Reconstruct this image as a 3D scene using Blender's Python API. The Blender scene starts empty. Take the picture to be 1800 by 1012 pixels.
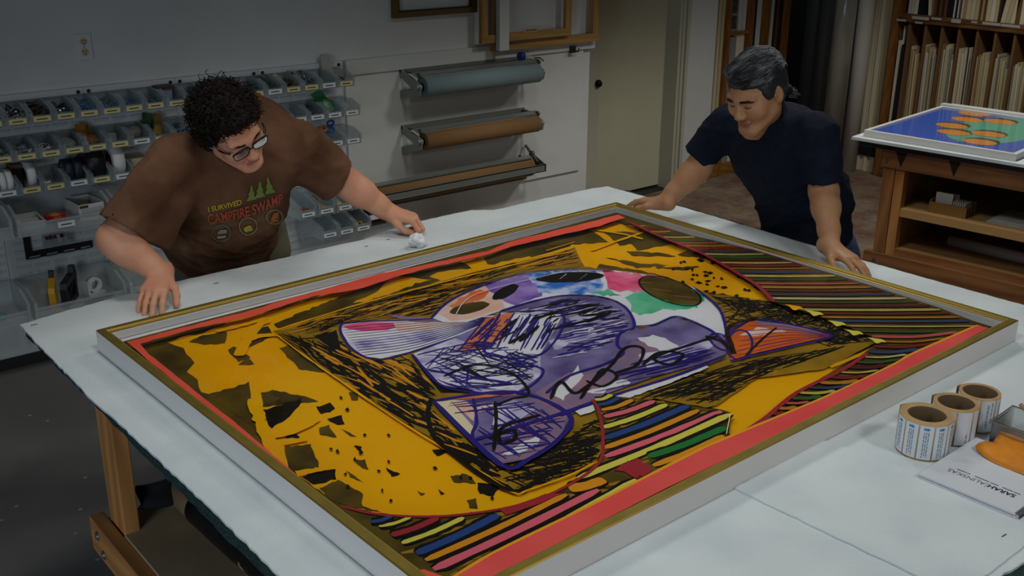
import bpy, bmesh, math, random
import numpy as np
from mathutils import Vector, Matrix, noise
from mathutils.bvhtree import BVHTree
random.seed(11)
C = bpy.context.scene.collection
PI = math.pi
V = Vector
# ------------------------------------------------------------------ camera
F_PX, PITCH, ROLL, YAW = 1901.27249, 0.354099945, 7.00142923e-03, 0.682625335
CAM = V((0, 0, 2.184))
def _basis():
    fw = V((0, math.cos(PITCH), -math.sin(PITCH))); rt = V((1, 0, 0)); up = rt.cross(fw)
    c, s = math.cos(ROLL), math.sin(ROLL)
    r2 = c*rt + s*up; u2 = -s*rt + c*up
    M = Matrix.Rotation(-YAW, 3, 'Z')
    return M@r2, M@u2, M@fw
CR, CU, CF = _basis()
def ray(x, y): return (x-900)/F_PX*CR - (y-506)/F_PX*CU + CF
def at_z(x, y, z): d = ray(x, y); return CAM + d*((z-CAM.z)/d.z)
def at_y(x, y, Y): d = ray(x, y); return CAM + d*((Y-CAM.y)/d.y)
def at_x(x, y, X): d = ray(x, y); return CAM + d*((X-CAM.x)/d.x)
def at_d(x, y, dep): return CAM + ray(x, y)*dep
def pix(P):
    v = V(P)-CAM; return (900+F_PX*v.dot(CR)/v.dot(CF), 506-F_PX*v.dot(CU)/v.dot(CF))
cd = bpy.data.cameras.new('camera'); cam = bpy.data.objects.new('camera', cd); C.objects.link(cam)
cd.sensor_width = 36; cd.lens = F_PX/1800*36; cd.clip_start = .05
cam.matrix_world = Matrix(((CR.x, CU.x, -CF.x, CAM.x), (CR.y, CU.y, -CF.y, CAM.y), (CR.z, CU.z, -CF.z, CAM.z), (0, 0, 0, 1)))
bpy.context.scene.camera = cam
# ------------------------------------------------------------------ materials
def srgb(h):
    if isinstance(h, str):
        h = h.lstrip('#'); h = [int(h[i:i+2], 16)/255 for i in (0, 2, 4)]
    return tuple(((c+.055)/1.055)**2.4 if c > .04045 else c/12.92 for c in h[:3]) + (1,)
MATS = {}
def mat(name, col, rough=.6, metal=0, col2=None, scale=8, detail=4, stretch=None, lo=.35, hi=.65, bump=0, bscale=None, spec=.4, coat=0, coords='Object', sheen=0, sss=0):
    if name in MATS: return MATS[name]
    m = bpy.data.materials.new(name); m.use_nodes = True; nt = m.node_tree; N = nt.nodes; L = nt.links
    b = N['Principled BSDF']; b.inputs['Roughness'].default_value = rough; b.inputs['Metallic'].default_value = metal
    b.inputs['Specular IOR Level'].default_value = spec
    b.inputs['Base Color'].default_value = srgb(col)
    if coat: b.inputs['Coat Weight'].default_value = coat; b.inputs['Coat Roughness'].default_value = .15
    if sheen: b.inputs['Sheen Weight'].default_value = sheen
    if sss:
        b.inputs['Subsurface Weight'].default_value = sss; b.inputs['Subsurface Radius'].default_value = (.012, .005, .003); b.inputs['Subsurface Scale'].default_value = .6
    if col2 or bump:
        tc = N.new('ShaderNodeTexCoord'); mp = N.new('ShaderNodeMapping'); L.new(tc.outputs[coords], mp.inputs[0])
        if stretch: mp.inputs['Scale'].default_value = stretch
    if col2:
        n = N.new('ShaderNodeTexNoise'); n.inputs['Scale'].default_value = scale; n.inputs['Detail'].default_value = detail; L.new(mp.outputs[0], n.inputs[0])
        r = N.new('ShaderNodeValToRGB'); L.new(n.outputs['Fac'], r.inputs[0]); r.color_ramp.elements[0].position = lo; r.color_ramp.elements[1].position = hi
        r.color_ramp.elements[0].color = srgb(col); r.color_ramp.elements[1].color = srgb(col2); L.new(r.outputs[0], b.inputs['Base Color'])
    if bump:
        n2 = N.new('ShaderNodeTexNoise'); n2.inputs['Scale'].default_value = bscale or scale; n2.inputs['Detail'].default_value = 6; L.new(mp.outputs[0], n2.inputs[0])
        bp = N.new('ShaderNodeBump'); bp.inputs['Strength'].default_value = bump; bp.inputs['Distance'].default_value = .01; L.new(n2.outputs['Fac'], bp.inputs['Height']); L.new(bp.outputs[0], b.inputs['Normal'])
    MATS[name] = m; return m
def wood(name, c1, c2, scale=3, stretch=(1, 1, .12), rough=.5):
    """wavy grain running along the stretched axis"""
    if name in MATS: return MATS[name]
    m = bpy.data.materials.new(name); m.use_nodes = True; nt = m.node_tree; N = nt.nodes; L = nt.links; b = N['Principled BSDF']
    b.inputs['Roughness'].default_value = rough; b.inputs['Specular IOR Level'].default_value = .35
    tc = N.new('ShaderNodeTexCoord'); mp = N.new('ShaderNodeMapping'); mp.inputs['Scale'].default_value = stretch; L.new(tc.outputs['Object'], mp.inputs[0])
    n = N.new('ShaderNodeTexNoise'); n.inputs['Scale'].default_value = scale*4; n.inputs['Detail'].default_value = 5; n.inputs['Distortion'].default_value = .4; L.new(mp.outputs[0], n.inputs[0])
    w = N.new('ShaderNodeTexWave'); w.bands_direction = 'DIAGONAL'; w.inputs['Scale'].default_value = scale*4; w.inputs['Distortion'].default_value = 3; w.inputs['Detail'].default_value = 3; w.inputs['Detail Scale'].default_value = 1.4; L.new(mp.outputs[0], w.inputs[0])
    mx = N.new('ShaderNodeMix'); mx.data_type = 'FLOAT'; mx.inputs[0].default_value = .22; L.new(n.outputs['Fac'], mx.inputs[2]); L.new(w.outputs['Fac'], mx.inputs[3])
    r = N.new('ShaderNodeValToRGB'); L.new(mx.outputs[0], r.inputs[0]); r.color_ramp.elements[0].position = .3; r.color_ramp.elements[1].position = .68
    r.color_ramp.elements[0].color = srgb(c1); r.color_ramp.elements[1].color = srgb(c2); L.new(r.outputs[0], b.inputs['Base Color'])
    MATS[name] = m; return m
def clear(name, col, alpha=.5, rough=.25, gloss=.1):
    """thin see-through plastic or glass: part transparent, part cloudy, with a fresnel shine"""
    if name in MATS: return MATS[name]
    m = bpy.data.materials.new(name); m.use_nodes = True; nt = m.node_tree; N = nt.nodes; L = nt.links
    N.remove(N['Principled BSDF']); out = N['Material Output']
    t = N.new('ShaderNodeBsdfTransparent'); t.inputs[0].default_value = (.97, .98, .98, 1)
    d = N.new('ShaderNodeBsdfDiffuse'); d.inputs[0].default_value = srgb(col)
    tl = N.new('ShaderNodeBsdfTranslucent'); tl.inputs[0].default_value = srgb(col)
    md = N.new('ShaderNodeMixShader'); md.inputs[0].default_value = .4; L.new(d.outputs[0], md.inputs[1]); L.new(tl.outputs[0], md.inputs[2])
    m1 = N.new('ShaderNodeMixShader'); m1.inputs[0].default_value = alpha; L.new(t.outputs[0], m1.inputs[1]); L.new(md.outputs[0], m1.inputs[2])
    g = N.new('ShaderNodeBsdfGlossy'); g.inputs['Roughness'].default_value = rough
    fr = N.new('ShaderNodeFresnel'); fr.inputs[0].default_value = 1.45
    mm = N.new('ShaderNodeMath'); mm.operation = 'MULTIPLY'; mm.inputs[1].default_value = gloss*10; mm.use_clamp = True; L.new(fr.outputs[0], mm.inputs[0])
    m2 = N.new('ShaderNodeMixShader'); L.new(mm.outputs[0], m2.inputs[0]); L.new(m1.outputs[0], m2.inputs[1]); L.new(g.outputs[0], m2.inputs[2])
    L.new(m2.outputs[0], out.inputs[0]); MATS[name] = m; return m
# ------------------------------------------------------------------ object helpers
def tag(o, label=None, cat=None, group=None, kind=None):
    if label: o['label'] = label
    if cat: o['category'] = cat
    if group: o['group'] = group
    if kind: o['kind'] = kind
    return o
def empty(name, loc, label=None, cat=None, group=None, rz=0, kind=None):
    o = bpy.data.objects.new(name, None); C.objects.link(o); o.location = loc; o.rotation_euler = (0, 0, rz); o.empty_display_size = .05
    return tag(o, label, cat, group, kind)
def copy_tree(o, parent=None):
    c = o.copy(); C.objects.link(c)
    if parent: c.parent = parent
    for ch in list(o.children): copy_tree(ch, c)
    return c
class MB:
    def __init__(s): s.v = []; s.f = []; s.m = []; s.s = []
    def add(s, vs, fs, mi=0, sm=False):
        o = len(s.v); s.v += [tuple(v) for v in vs]
        for f in fs: s.f.append([i+o for i in f]); s.m.append(mi); s.s.append(sm)
        return s
    def box(s, a, b, mi=0):
        x0, y0, z0 = a; x1, y1, z1 = b
        vs = [(x0,y0,z0),(x1,y0,z0),(x1,y1,z0),(x0,y1,z0),(x0,y0,z1),(x1,y0,z1),(x1,y1,z1),(x0,y1,z1)]
        return s.add(vs, [(0,3,2,1),(4,5,6,7),(0,1,5,4),(1,2,6,5),(2,3,7,6),(3,0,4,7)], mi)
    def obox(s, c, ax, ay, az, mi=0):
        """box at centre c with half-extent vectors"""
        c, ax, ay, az = V(c), V(ax), V(ay), V(az)
        vs = [c+i*ax+j*ay+k*az for k in (-1, 1) for (i, j) in ((-1,-1),(1,-1),(1,1),(-1,1))]
        return s.add(vs, [(0,3,2,1),(4,5,6,7),(0,1,5,4),(1,2,6,5),(2,3,7,6),(3,0,4,7)], mi)
    def beam(s, p0, p1, w, h, up=(0, 0, 1), mi=0):
        p0, p1 = V(p0), V(p1); d = (p1-p0); L = d.length; d.normalize(); u = V(up); sd = d.cross(u).normalized(); u = sd.cross(d)
        return s.obox((p0+p1)/2, d*L/2, sd*w/2, u*h/2, mi)
    def prism(s, poly, ext, mi=0):
        """poly: list of 3d points (planar), extruded by vector ext"""
        n = len(poly); e = V(ext); vs = [V(p) for p in poly]+[V(p)+e for p in poly]
        fs = [list(range(n))[::-1], list(range(n, 2*n))]+[(i, (i+1) % n, n+(i+1) % n, n+i) for i in range(n)]
        return s.add(vs, fs, mi)
    def tube(s, pts, r, n=10, mi=0, caps=True, sm=True):
        pts = [V(p) for p in pts]; K = len(pts); rs = r if hasattr(r, '__len__') else [r]*K
        vs = []; fs = []
        t = (pts[1]-pts[0]).normalized(); a = V((0, 0, 1)) if abs(t.z) < .9 else V((1, 0, 0)); u = t.cross(a).normalized()
        for i, p in enumerate(pts):
            t = (pts[min(i+1, K-1)]-pts[max(i-1, 0)]).normalized(); u = (u-t*u.dot(t)); u = u.normalized() if u.length > 1e-6 else t.orthogonal().normalized(); w = t.cross(u)
            for k in range(n):
                an = 2*PI*k/n; vs.append(p+(u*math.cos(an)+w*math.sin(an))*rs[i])
        for i in range(K-1):
            for k in range(n):
                fs.append((i*n+k, i*n+(k+1) % n, (i+1)*n+(k+1) % n, (i+1)*n+k))
        s.add(vs, fs, mi, sm)
        if caps: s.add(vs[:n], [list(range(n))[::-1]], mi); s.add(vs[-n:], [list(range(n))], mi)
        return s
    def ring(s, p0, p1, ro, ri, n=28, mi=0, mi_in=None, mi_end=None):
        """hollow roll between p0 and p1"""
        p0, p1 = V(p0), V(p1); t = (p1-p0).normalized(); u = t.orthogonal().normalized(); w = t.cross(u)
        mi_in = mi if mi_in is None else mi_in; mi_end = mi if mi_end is None else mi_end
        c = [u*math.cos(2*PI*k/n)+w*math.sin(2*PI*k/n) for k in range(n)]
        vs = [p0+q*ro for q in c]+[p1+q*ro for q in c]+[p0+q*ri for q in c]+[p1+q*ri for q in c]
        for k in range(n):
            j = (k+1) % n
            s.add([vs[k], vs[j], vs[n+j], vs[n+k]], [(0, 1, 2, 3)], mi, True)
            s.add([vs[2*n+k], vs[2*n+j], vs[3*n+j], vs[3*n+k]], [(3, 2, 1, 0)], mi_in, True)
            s.add([vs[k], vs[j], vs[2*n+j], vs[2*n+k]], [(3, 2, 1, 0)], mi_end)
            s.add([vs[n+k], vs[n+j], vs[3*n+j], vs[3*n+k]], [(0, 1, 2, 3)], mi_end)
        return s
    def ball(s, c, r, n=10, mi=0, sq=(1, 1, 1)):
        c = V(c); m = n//2+1
        vs = []; fs = []
        for i in range(m+1):
            th = PI*i/m
            for k in range(n): vs.append(c+V((sq[0]*math.sin(th)*math.cos(2*PI*k/n), sq[1]*math.sin(th)*math.sin(2*PI*k/n), sq[2]*math.cos(th)))*r)
        for i in range(m):
            for k in range(n): fs.append((i*n+k, (i+1)*n+k, (i+1)*n+(k+1) % n, i*n+(k+1) % n))
        return s.add(vs, fs, mi, True)
    def build(s, name, mats, parent=None, bevel=0, weld=True, loc=None):
        me = bpy.data.meshes.new(name); vs = s.v
        me.from_pydata(vs, [], s.f)
        if not isinstance(mats, (list, tuple)): mats = [mats]
        for m in mats: me.materials.append(m)
        me.polygons.foreach_set('material_index', s.m); me.polygons.foreach_set('use_smooth', s.s)
        if weld:
            bm = bmesh.new(); bm.from_mesh(me); bmesh.ops.remove_doubles(bm, verts=bm.verts, dist=1e-5); bm.to_mesh(me); bm.free()
        me.update()
        o = bpy.data.objects.new(name, me); C.objects.link(o)
        if loc is not None: o.location = loc
        if parent is not None:
            o.parent = parent
            if not parent.get('_local'):
                Mx = parent_world(parent); o.matrix_parent_inverse = Mx.inverted()
        if bevel:
            b = o.modifiers.new('bevel', 'BEVEL'); b.width = bevel; b.segments = 2; b.limit_method = 'ANGLE'; b.angle_limit = .6
        return o
def parent_world(o):
    M = Matrix.Translation(o.location) @ o.rotation_euler.to_matrix().to_4x4()
    if o.parent: M = parent_world(o.parent) @ o.matrix_parent_inverse @ M
    return M
def text_polys(body, font_bold=False):
    """outline faces of a line of writing in its own xy plane, baseline at y=0"""
    cu = bpy.data.curves.new('t', 'FONT'); cu.body = body; cu.size = 1; cu.resolution_u = 3
    if font_bold: cu.offset = .025
    o = bpy.data.objects.new('t', cu); C.objects.link(o)
    dg = bpy.context.evaluated_depsgraph_get(); ev = o.evaluated_get(dg); me = ev.to_mesh()
    vs = [v.co.copy() for v in me.vertices]; fs = [list(p.vertices) for p in me.polygons]
    ev.to_mesh_clear(); bpy.data.objects.remove(o); bpy.data.curves.remove(cu)
    return vs, fs
def struct(o): o['kind'] = 'structure'; return o
# ------------------------------------------------------------------ room shell
M_wall = mat('white_wall_paint', '#d8dad8', .75, col2='#cfd2d0', scale=3, bump=.05, bscale=60)
M_wall2 = mat('warm_white_paint', '#d6d4c6', .7, col2='#cfcdbf', scale=3)
M_door = mat('cream_door_paint', '#c9c6ac', .55, col2='#c2bfa5', scale=2)
M_black = mat('black_rubber', '#16171a', .6)
def floor_material():
    m = bpy.data.materials.new('worn_concrete'); m.use_nodes = True; N = m.node_tree.nodes; L = m.node_tree.links; b = N['Principled BSDF']; b.inputs['Roughness'].default_value = .62; b.inputs['Specular IOR Level'].default_value = .3
    tc = N.new('ShaderNodeTexCoord')
    def nz(scale, det, rough=.6):
        n = N.new('ShaderNodeTexNoise'); n.inputs['Scale'].default_value = scale; n.inputs['Detail'].default_value = det; n.inputs['Roughness'].default_value = rough; L.new(tc.outputs['Object'], n.inputs[0]); return n
    def ramp(src, stops):
        r = N.new('ShaderNodeValToRGB'); L.new(src, r.inputs[0]); e = r.color_ramp.elements
        e[0].position, e[0].color = stops[0][0], srgb(stops[0][1]); e[1].position, e[1].color = stops[1][0], srgb(stops[1][1])
        for p, c in stops[2:]: q = e.new(p); q.color = srgb(c)
        return r
    a = ramp(nz(1.6, 5).outputs['Fac'], [(.3, '#686664'), (.7, '#787573')])
    w = ramp(nz(3.4, 10, .75).outputs['Fac'], [(.30, '#4a3f38'), (.72, '#a89a86'), (.44, '#7d6054'), (.56, '#8f7e6b')])
    sx = N.new('ShaderNodeSeparateXYZ'); L.new(tc.outputs['Object'], sx.inputs[0])
    mr = N.new('ShaderNodeMapRange'); mr.inputs['From Min'].default_value = 2.6; mr.inputs['From Max'].default_value = 3.8; L.new(sx.outputs[0], mr.inputs[0])
    mx = N.new('ShaderNodeMix'); mx.data_type = 'RGBA'; L.new(mr.outputs[0], mx.inputs[0]); L.new(a.outputs[0], mx.inputs[6]); L.new(w.outputs[0], mx.inputs[7])
    vo = N.new('ShaderNodeTexVoronoi'); vo.inputs['Scale'].default_value = 7; L.new(tc.outputs['Object'], vo.inputs[0])
    sp = ramp(vo.outputs['Distance'], [(.0, '#ffffff'), (.075, '#000000')])
    m2 = N.new('ShaderNodeMix'); m2.data_type = 'RGBA'; L.new(sp.outputs[0], m2.inputs[0]); L.new(mx.outputs[2], m2.inputs[6]); m2.inputs[7].default_value = srgb('#bdbab2')
    L.new(m2.outputs[2], b.inputs['Base Color']); return m
struct(MB().box((-2.5, -2.5, -.1), (9.6, 7.4, 0)).build('floor', floor_material()))
YW = 5.2
XW0, XW1 = -2.5, at_y(1036, 120, YW).x
struct(MB().box((XW0, YW, 0), (XW1, YW+.12, 3.3)).build('wall_back', M_wall))
struct(MB().box((XW0, YW-.012, 0), (XW1, YW, .055)).build('baseboard_back', mat('dark_skirting', '#302e2c', .6)))
# recessed door at the end of the wall
YD = 5.66
xd0, xd1 = at_y(1047, 200, YD).x, at_y(1157, 322, YD).x
struct(MB().box((XW1-.3, YD+.06, 0), (6.9, YD+.16, 3.3)).build('wall_door', M_wall2))
d = struct(MB().box((xd0, YD, .02), (xd1, YD+.045, 2.5)).build('door_1', M_door))
kb = MB(); kp = at_y(1052, 147, YD-.04)
kb.tube([kp+V((0, .05, 0)), kp+V((0, .02, 0))], .012, 12).ball(kp, .028, 14)
kb.build('door_knob', mat('dark_bronze', '#1e1b18', .35, .8), d)
MB().box((xd0, YD+.01, .0), (xd1, YD+.03, .02)).build('door_gap_shade', M_black, d)  # shade of the gap under the door, put in as a black strip
YJ = 5.53; xr = xd1
x1, x2 = at_y(1190, 200, YJ).x, at_y(1256, 100, YJ).x
tj = MB().box((xr, YJ, 0), (xr+.05, YD+.06, 3.3)); tj.box((xr+.05, YJ-.012, 0), (x1, YJ+.1, 3.3)); tj.box((xr+.06, YJ-.02, 0), (xr+.09, YJ, 3.3))
struct(tj.build('trim_1', mat('grey_cream_trim', '#bdbba8', .6)))
tl = MB().box((XW1, YD-.03, 0), (xd0, YD+.06, 3.3))
struct(tl.build('trim_2', mat('grey_cream_trim', '#bdbba8', .6)))
struct(MB().box((x1, YJ, 0), (x2, YJ+.12, 3.3)).build('wall_partition', M_wall))
struct(MB().box((xd0-.3, YD-.1, -.01), (xd1+.02, YD+.05, .004)).build('trim_3', mat('door_threshold', '#2a2826', .5)))
# far corner behind the racks
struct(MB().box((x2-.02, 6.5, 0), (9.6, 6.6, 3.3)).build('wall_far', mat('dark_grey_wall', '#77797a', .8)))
struct(MB().box((9.5, -2.5, 0), (9.6, 6.5, 3.3)).build('wall_right', M_wall))
# ------------------------------------------------------------------ things on the back wall
ORD = ['first','second','third','fourth','fifth','sixth','seventh','eighth','ninth','tenth','eleventh','twelfth','thirteenth','fourteenth','fifteenth','sixteenth','seventeenth','eighteenth']
M_bin = clear('clear_bin_plastic', '#d3e0e6', .24, .3, .04)
M_binl = clear('milky_bin_plastic', '#e6ebec', .34, .35, .04)
M_steel = mat('white_steel_panel', '#cfd2d3', .5)
M_laby = mat('yellow_card', '#d9cc8c', .7); M_labw = mat('white_card', '#dfe1e0', .7); M_ink = mat('grey_print', '#5f5a45', .8); M_inkb = mat('blue_grey_print', '#4c5560', .8)
M_screw = mat('dark_screw', '#3c3f41', .4, .7)
# outlet
def outlet():
    c = at_y(147, 82, YW); t = empty('wall_outlet', (c.x, YW, c.z), 'white duplex power outlet with cream sockets on the wall above the bins', 'outlet')
    m = MB().box((c.x-.037, YW-.007, c.z-.060), (c.x+.037, YW, c.z+.060)); m.build('cover_plate', mat('white_plate', '#d8d9dc', .4), t, bevel=.002)
    for k, dz in enumerate((.024, -.024)):
        m = MB(); m.tube([(c.x, YW-.007, c.z+dz), (c.x, YW-.0105, c.z+dz)], .0165, 20)
        s = m.build('socket', mat('ivory_socket', '#c9b889', .45), t)
        m = MB(); m.box((c.x-.0085, YW-.0112, c.z+dz-.001), (c.x-.0055, YW-.0104, c.z+dz+.010)); m.box((c.x+.0055, YW-.0112, c.z+dz-.001), (c.x+.008, YW-.0104, c.z+dz+.009)); m.tube([(c.x, YW-.0104, c.z+dz-.009), (c.x, YW-.0112, c.z+dz-.009)], .003, 10)
        m.build('slots', M_black, s)
    MB().tube([(c.x, YW-.007, c.z), (c.x, YW-.009, c.z)], .003, 10).build('screw', M_screw, t)
outlet()
# louvered panels
P0, PWD, PZ1, PZ0 = 1.625, .4445, 1.30, .30
for k in range(-1, 4):
    xa = P0+(k-1)*PWD; xb = xa+PWD
    if k == 3: xb = 3.013
    if xb > 3.05: xb = 3.013
    if xa > 2.9: continue
    nm = ['leftmost, cut by the edge of the photo', 'behind the brown-shirted man\'s raised right elbow and the black square', 'behind the curly-haired man\'s head', 'rightmost, beside the white board'][min(k+1, 3)] if False else None
    lb = {-1: 'white louvered steel panel at the far left end of the bin wall', 0: 'white louvered steel panel holding the black steel square and big bins', 1: 'white louvered steel panel mostly behind the back of the brown-shirted man', 2: 'white louvered steel panel behind the curly dark hair', 3: 'white louvered steel panel at the right end next to the white board'}[k]
    t = empty('louvered_panel', (xa+PWD/2, YW, PZ0), lb, 'wall panel', 'louvered panels behind the bins')
    m = MB(); m.box((xa+.001, YW-.016, PZ0), (xb-.001, YW, PZ1)); m.box((xa+.001, YW-.022, PZ1-.028), (xb-.001, YW-.015, PZ1))
    nz = int((PZ1-PZ0-.06)/.038)
    for i in range(nz):
        z = PZ0+.03+i*.038
        for j in range(5):
            x = xa+.035+j*.084
            if x+.06 > xb: continue
            m.add([(x, YW-.016, z), (x+.062, YW-.016, z), (x+.062, YW-.023, z+.017), (x, YW-.023, z+.017), (x, YW-.016, z+.019), (x+.062, YW-.016, z+.019)], [(0, 1, 2, 3), (3, 2, 5, 4), (0, 3, 4), (1, 5, 2)])
    m.build('steel_sheet', M_steel, t, weld=False)
    for xs in (xa+.024, xb-.024):
        MB().tube([(xs, YW-.020, PZ1-.018), (xs, YW-.027, PZ1-.018)], .0085, 14).build('screw', M_screw, t)
# ---- bins
def bin_root(kind, W, D, H, lab, lipf=.46):
    """origin at the middle of the back edge of the bottom, opening towards -y"""
    t = empty('storage_bin', (0, 0, 0)); t['_local'] = 1
    th = .0028; w = W/2; fh = H*lipf
    m = MB()
    m.box((-w, -D, 0), (w, 0, th)); m.box((-w, -th, 0), (w, 0, H))
    for sx in (-1, 1):
        x = sx*w; e = -sx*th
        m.prism([(x, 0, 0), (x, -D, 0), (x, -D-.008, H*.70), (x, -D*.62, H), (x, 0, H)], (e, 0, 0))
        # thick front flange of the side
        m.prism([(x, -D, 0), (x, -D-.010, 0), (x, -D-.018, H*.70), (x, -D-.008, H*.70)], (e*5, 0, 0))
        m.prism([(x, -D-.008, H*.70), (x, -D-.016, H*.72), (x, -D*.62-.004, H+.004), (x, -D*.62, H)], (e*4, 0, 0))
    m.box((-w, -D-.006, 0), (w, -D, fh*.92)); m.box((-w, -D-.012, fh*.86), (w, -D, fh))
    m.box((-w, -.010, H-.004), (w, 0, H))
    m.build('tray', M_binl if kind == 'large' else M_bin, t, weld=False)
    if lab:
        lw, lh = (.074, .023) if kind != 'large' else (.075, .028)
        zc = fh*.48+.002; y = -D-.013
        m = MB(); m.box((-lw/2, y-.001, zc-lh/2), (lw/2, y, zc+lh/2))
        m.box((-lw*.32, y-.0014, zc-.0035), (lw*.30, y-.0009, zc+.0025), 1)
        m.build('label_card', [M_laby if lab == 'y' else M_labw, M_ink if lab == 'y' else M_inkb], t)
    return t
PROTO = {}
def place_bin(kind, lab, x, zb, label, group):
    W, D, H = {'small': (.1015, .187, .076), 'deep': (.103, .276, .10), 'large': (.42, .276, .125)}[kind]
    key = kind+str(lab)
    if key not in PROTO: t = PROTO[key] = bin_root(kind, W, D, H, lab)
    else: t = copy_tree(PROTO[key])
    t.location = (x, YW-.022, zb); tag(t, label, 'bin', group); return t
def heap(name, x, zb, depth_to, h0, h1, piece, mats, label, n=110, W=.09, D=.18, seed=0, stuff=True, wire=False):
    """loose hardware lying in a bin, higher at the back"""
    rnd = random.Random(seed); m = MB()
    for i in range(n):
        u, v = rnd.random(), rnd.random(); px = x+(u-.5)*W; py = YW-.026-.01-v*(D-.02)
        hz = zb+.004+rnd.random()*(h0+(h1-h0)*v)
        a, b = rnd.random()*2*PI, (rnd.random()-.5)*1.2; L = piece*(.6+.8*rnd.random()); r = piece*.13
        d = V((math.cos(a)*math.cos(b), math.sin(a)*math.cos(b), math.sin(b)))*L/2; p = V((px, py, hz+r))
        lim = x+W/2
        d.x = max(-(px-(x-W/2)), min(d.x, lim-px))
        m.tube([p-d, p+d], r, 5, rnd.randrange(len(mats)), sm=False)
    o = m.build(name, mats, None, weld=False); tag(o, label, 'hardware', None, 'stuff' if stuff else None); return o
M_chrome = mat('bright_steel', '#b9c2c8', .3, .8); M_blue = mat('blue_anchors', '#3d6b9c', .5); M_blue2 = mat('light_blue_anchors', '#6f9cc4', .5); M_brown = mat('brown_hooks', '#4d3b2c', .5); M_dgr = mat('dark_green_hooks', '#2d4038', .5); M_brass = mat('brass_bits', '#8f7a45', .4, .6); M_wht = mat('white_plastic', '#dfe0df', .5)
M_card = mat('brown_card', '#8d6c48', .8); M_dk = mat('dark_bits', '#22262b', .5)
r1lab = 'yyyyyyyyyy..yw'+'yywy'
R1Z, R2Z, R3Z = 1.197, 1.039, .887
row1 = {0: ('silver clips', [M_chrome, M_dk, M_chrome], .028, .05, .012), 1: ('silver clips and dark hooks', [M_chrome, M_dk, M_chrome], .034, .05, .03), 2: ('brown picture hooks heaped up', [M_brown, M_dk, M_brass], .036, .065, .03), 3: ('dark green hooks and a white stick', [M_dgr, M_dk, M_chrome], .032, .045, .015), 4: ('blue plastic anchors', [M_blue, M_blue2], .02, .06, .02), 5: ('small blue anchors', [M_blue, M_blue2, M_chrome], .014, .05, .016), 6: ('thin blue screws', [M_blue, M_blue2], .013, .042, .014), 7: ('few blue wall plugs', [M_blue2, M_blue, M_dgr], .016, .04, .013), 9: ('dark blue caps', [M_blue, M_dk], .02, .05, .02), 12: ('navy blue caps', [M_blue, M_dk], .02, .05, .02), 14: ('cut cardboard and dark bits', [M_dk, M_dgr, M_brass], .03, .04, .02), 15: ('silver screws heaped above the rim', [M_chrome, M_dk, M_blue2, M_chrome], .02, .085, .03)}
for k in range(18):
    x = 1.165+.1030*k
    lab = 'w' if k in (13, 16) else 'y'
    cont = row1[k][0] if k in row1 else {8: 'a small blue and white box', 13: 'a dark plastic bag', 16: 'no contents, bluish inside', 17: 'an upright grey packet'}.get(k, 'nothing in view')
    place_bin('small', lab, x, R1Z, f'clear top row bin with {cont}, {ORD[k]} from left', 'small clear bins of the top row')
    if k in row1:
        nm, ms, pc, h0, h1 = row1[k]
        heap('hardware_pieces', x, R1Z, .1, h0, h1, pc, ms, f'{nm} lying in the {ORD[k]} bin of the top row', n=int(70+1.2/pc), seed=k)
b = MB(); x = 1.165+.103*8; b.box((x-.035, YW-.10, R1Z+.004), (x+.03, YW-.045, R1Z+.070)); b.box((x-.045, YW-.115, R1Z+.070), (x+.04, YW-.04, R1Z+.082), 1); b.box((x-.03, YW-.103, R1Z+.02), (x+.0, YW-.0995, R1Z+.05), 2)
tag(b.build('small_box', [mat('pale_blue_card', '#9aa6c4', .7), mat('dark_brown_lid', '#4b3227', .6), M_blue]), 'small pale blue box with brown lid in a top row bin', 'box')
def blob(name, c, r, sq, m_, label, cat, amp=.25, fr=18, n=22):
    """crumpled soft packet"""
    b = MB(); b.ball((0, 0, 0), r, n, 0, sq)
    b.v = [tuple(V(v)*(1+amp*noise.noise(V(v)*fr+V(c)*7)) + V(c)) for v in b.v]
    return tag(b.build(name, m_), label, cat)
x = 1.165+.103*13; blob('plastic_bag', (x-.01, YW-.09, R1Z+.045), .04, (1, 1.3, .95), mat('smoky_bag', '#3a4450', .35), 'dark smoky plastic bag in white-labelled top row bin', 'bag')
x = 1.165+.103*14; b = MB(); b.obox((x-.03, YW-.08, R1Z+.055), (.020, 0, .01), (0, .03, .012), (0, 0, .002)); tag(b.build('card_scrap', M_laby), 'cream card scrap sticking out of a top row bin', 'card')
x = 1.165+.103*17; b = MB(); b.prism([(x-.045, YW-.06, R1Z+.01), (x+.02, YW-.07, R1Z+.01), (x+.012, YW-.045, R1Z+.135), (x-.035, YW-.04, R1Z+.150), (x-.045, YW-.042, R1Z+.14)], (0, .012, 0)); tag(b.build('upright_packet', mat('grey_packet', '#a7a89f', .6)), 'tall grey packet standing up in the last top row bin', 'packet')
heap('hardware_pieces', x, R1Z, .1, .04, .015, .02, [M_brown, M_dk], 'brown bits beside the packet in the last top row bin', n=50, seed=33)
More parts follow.
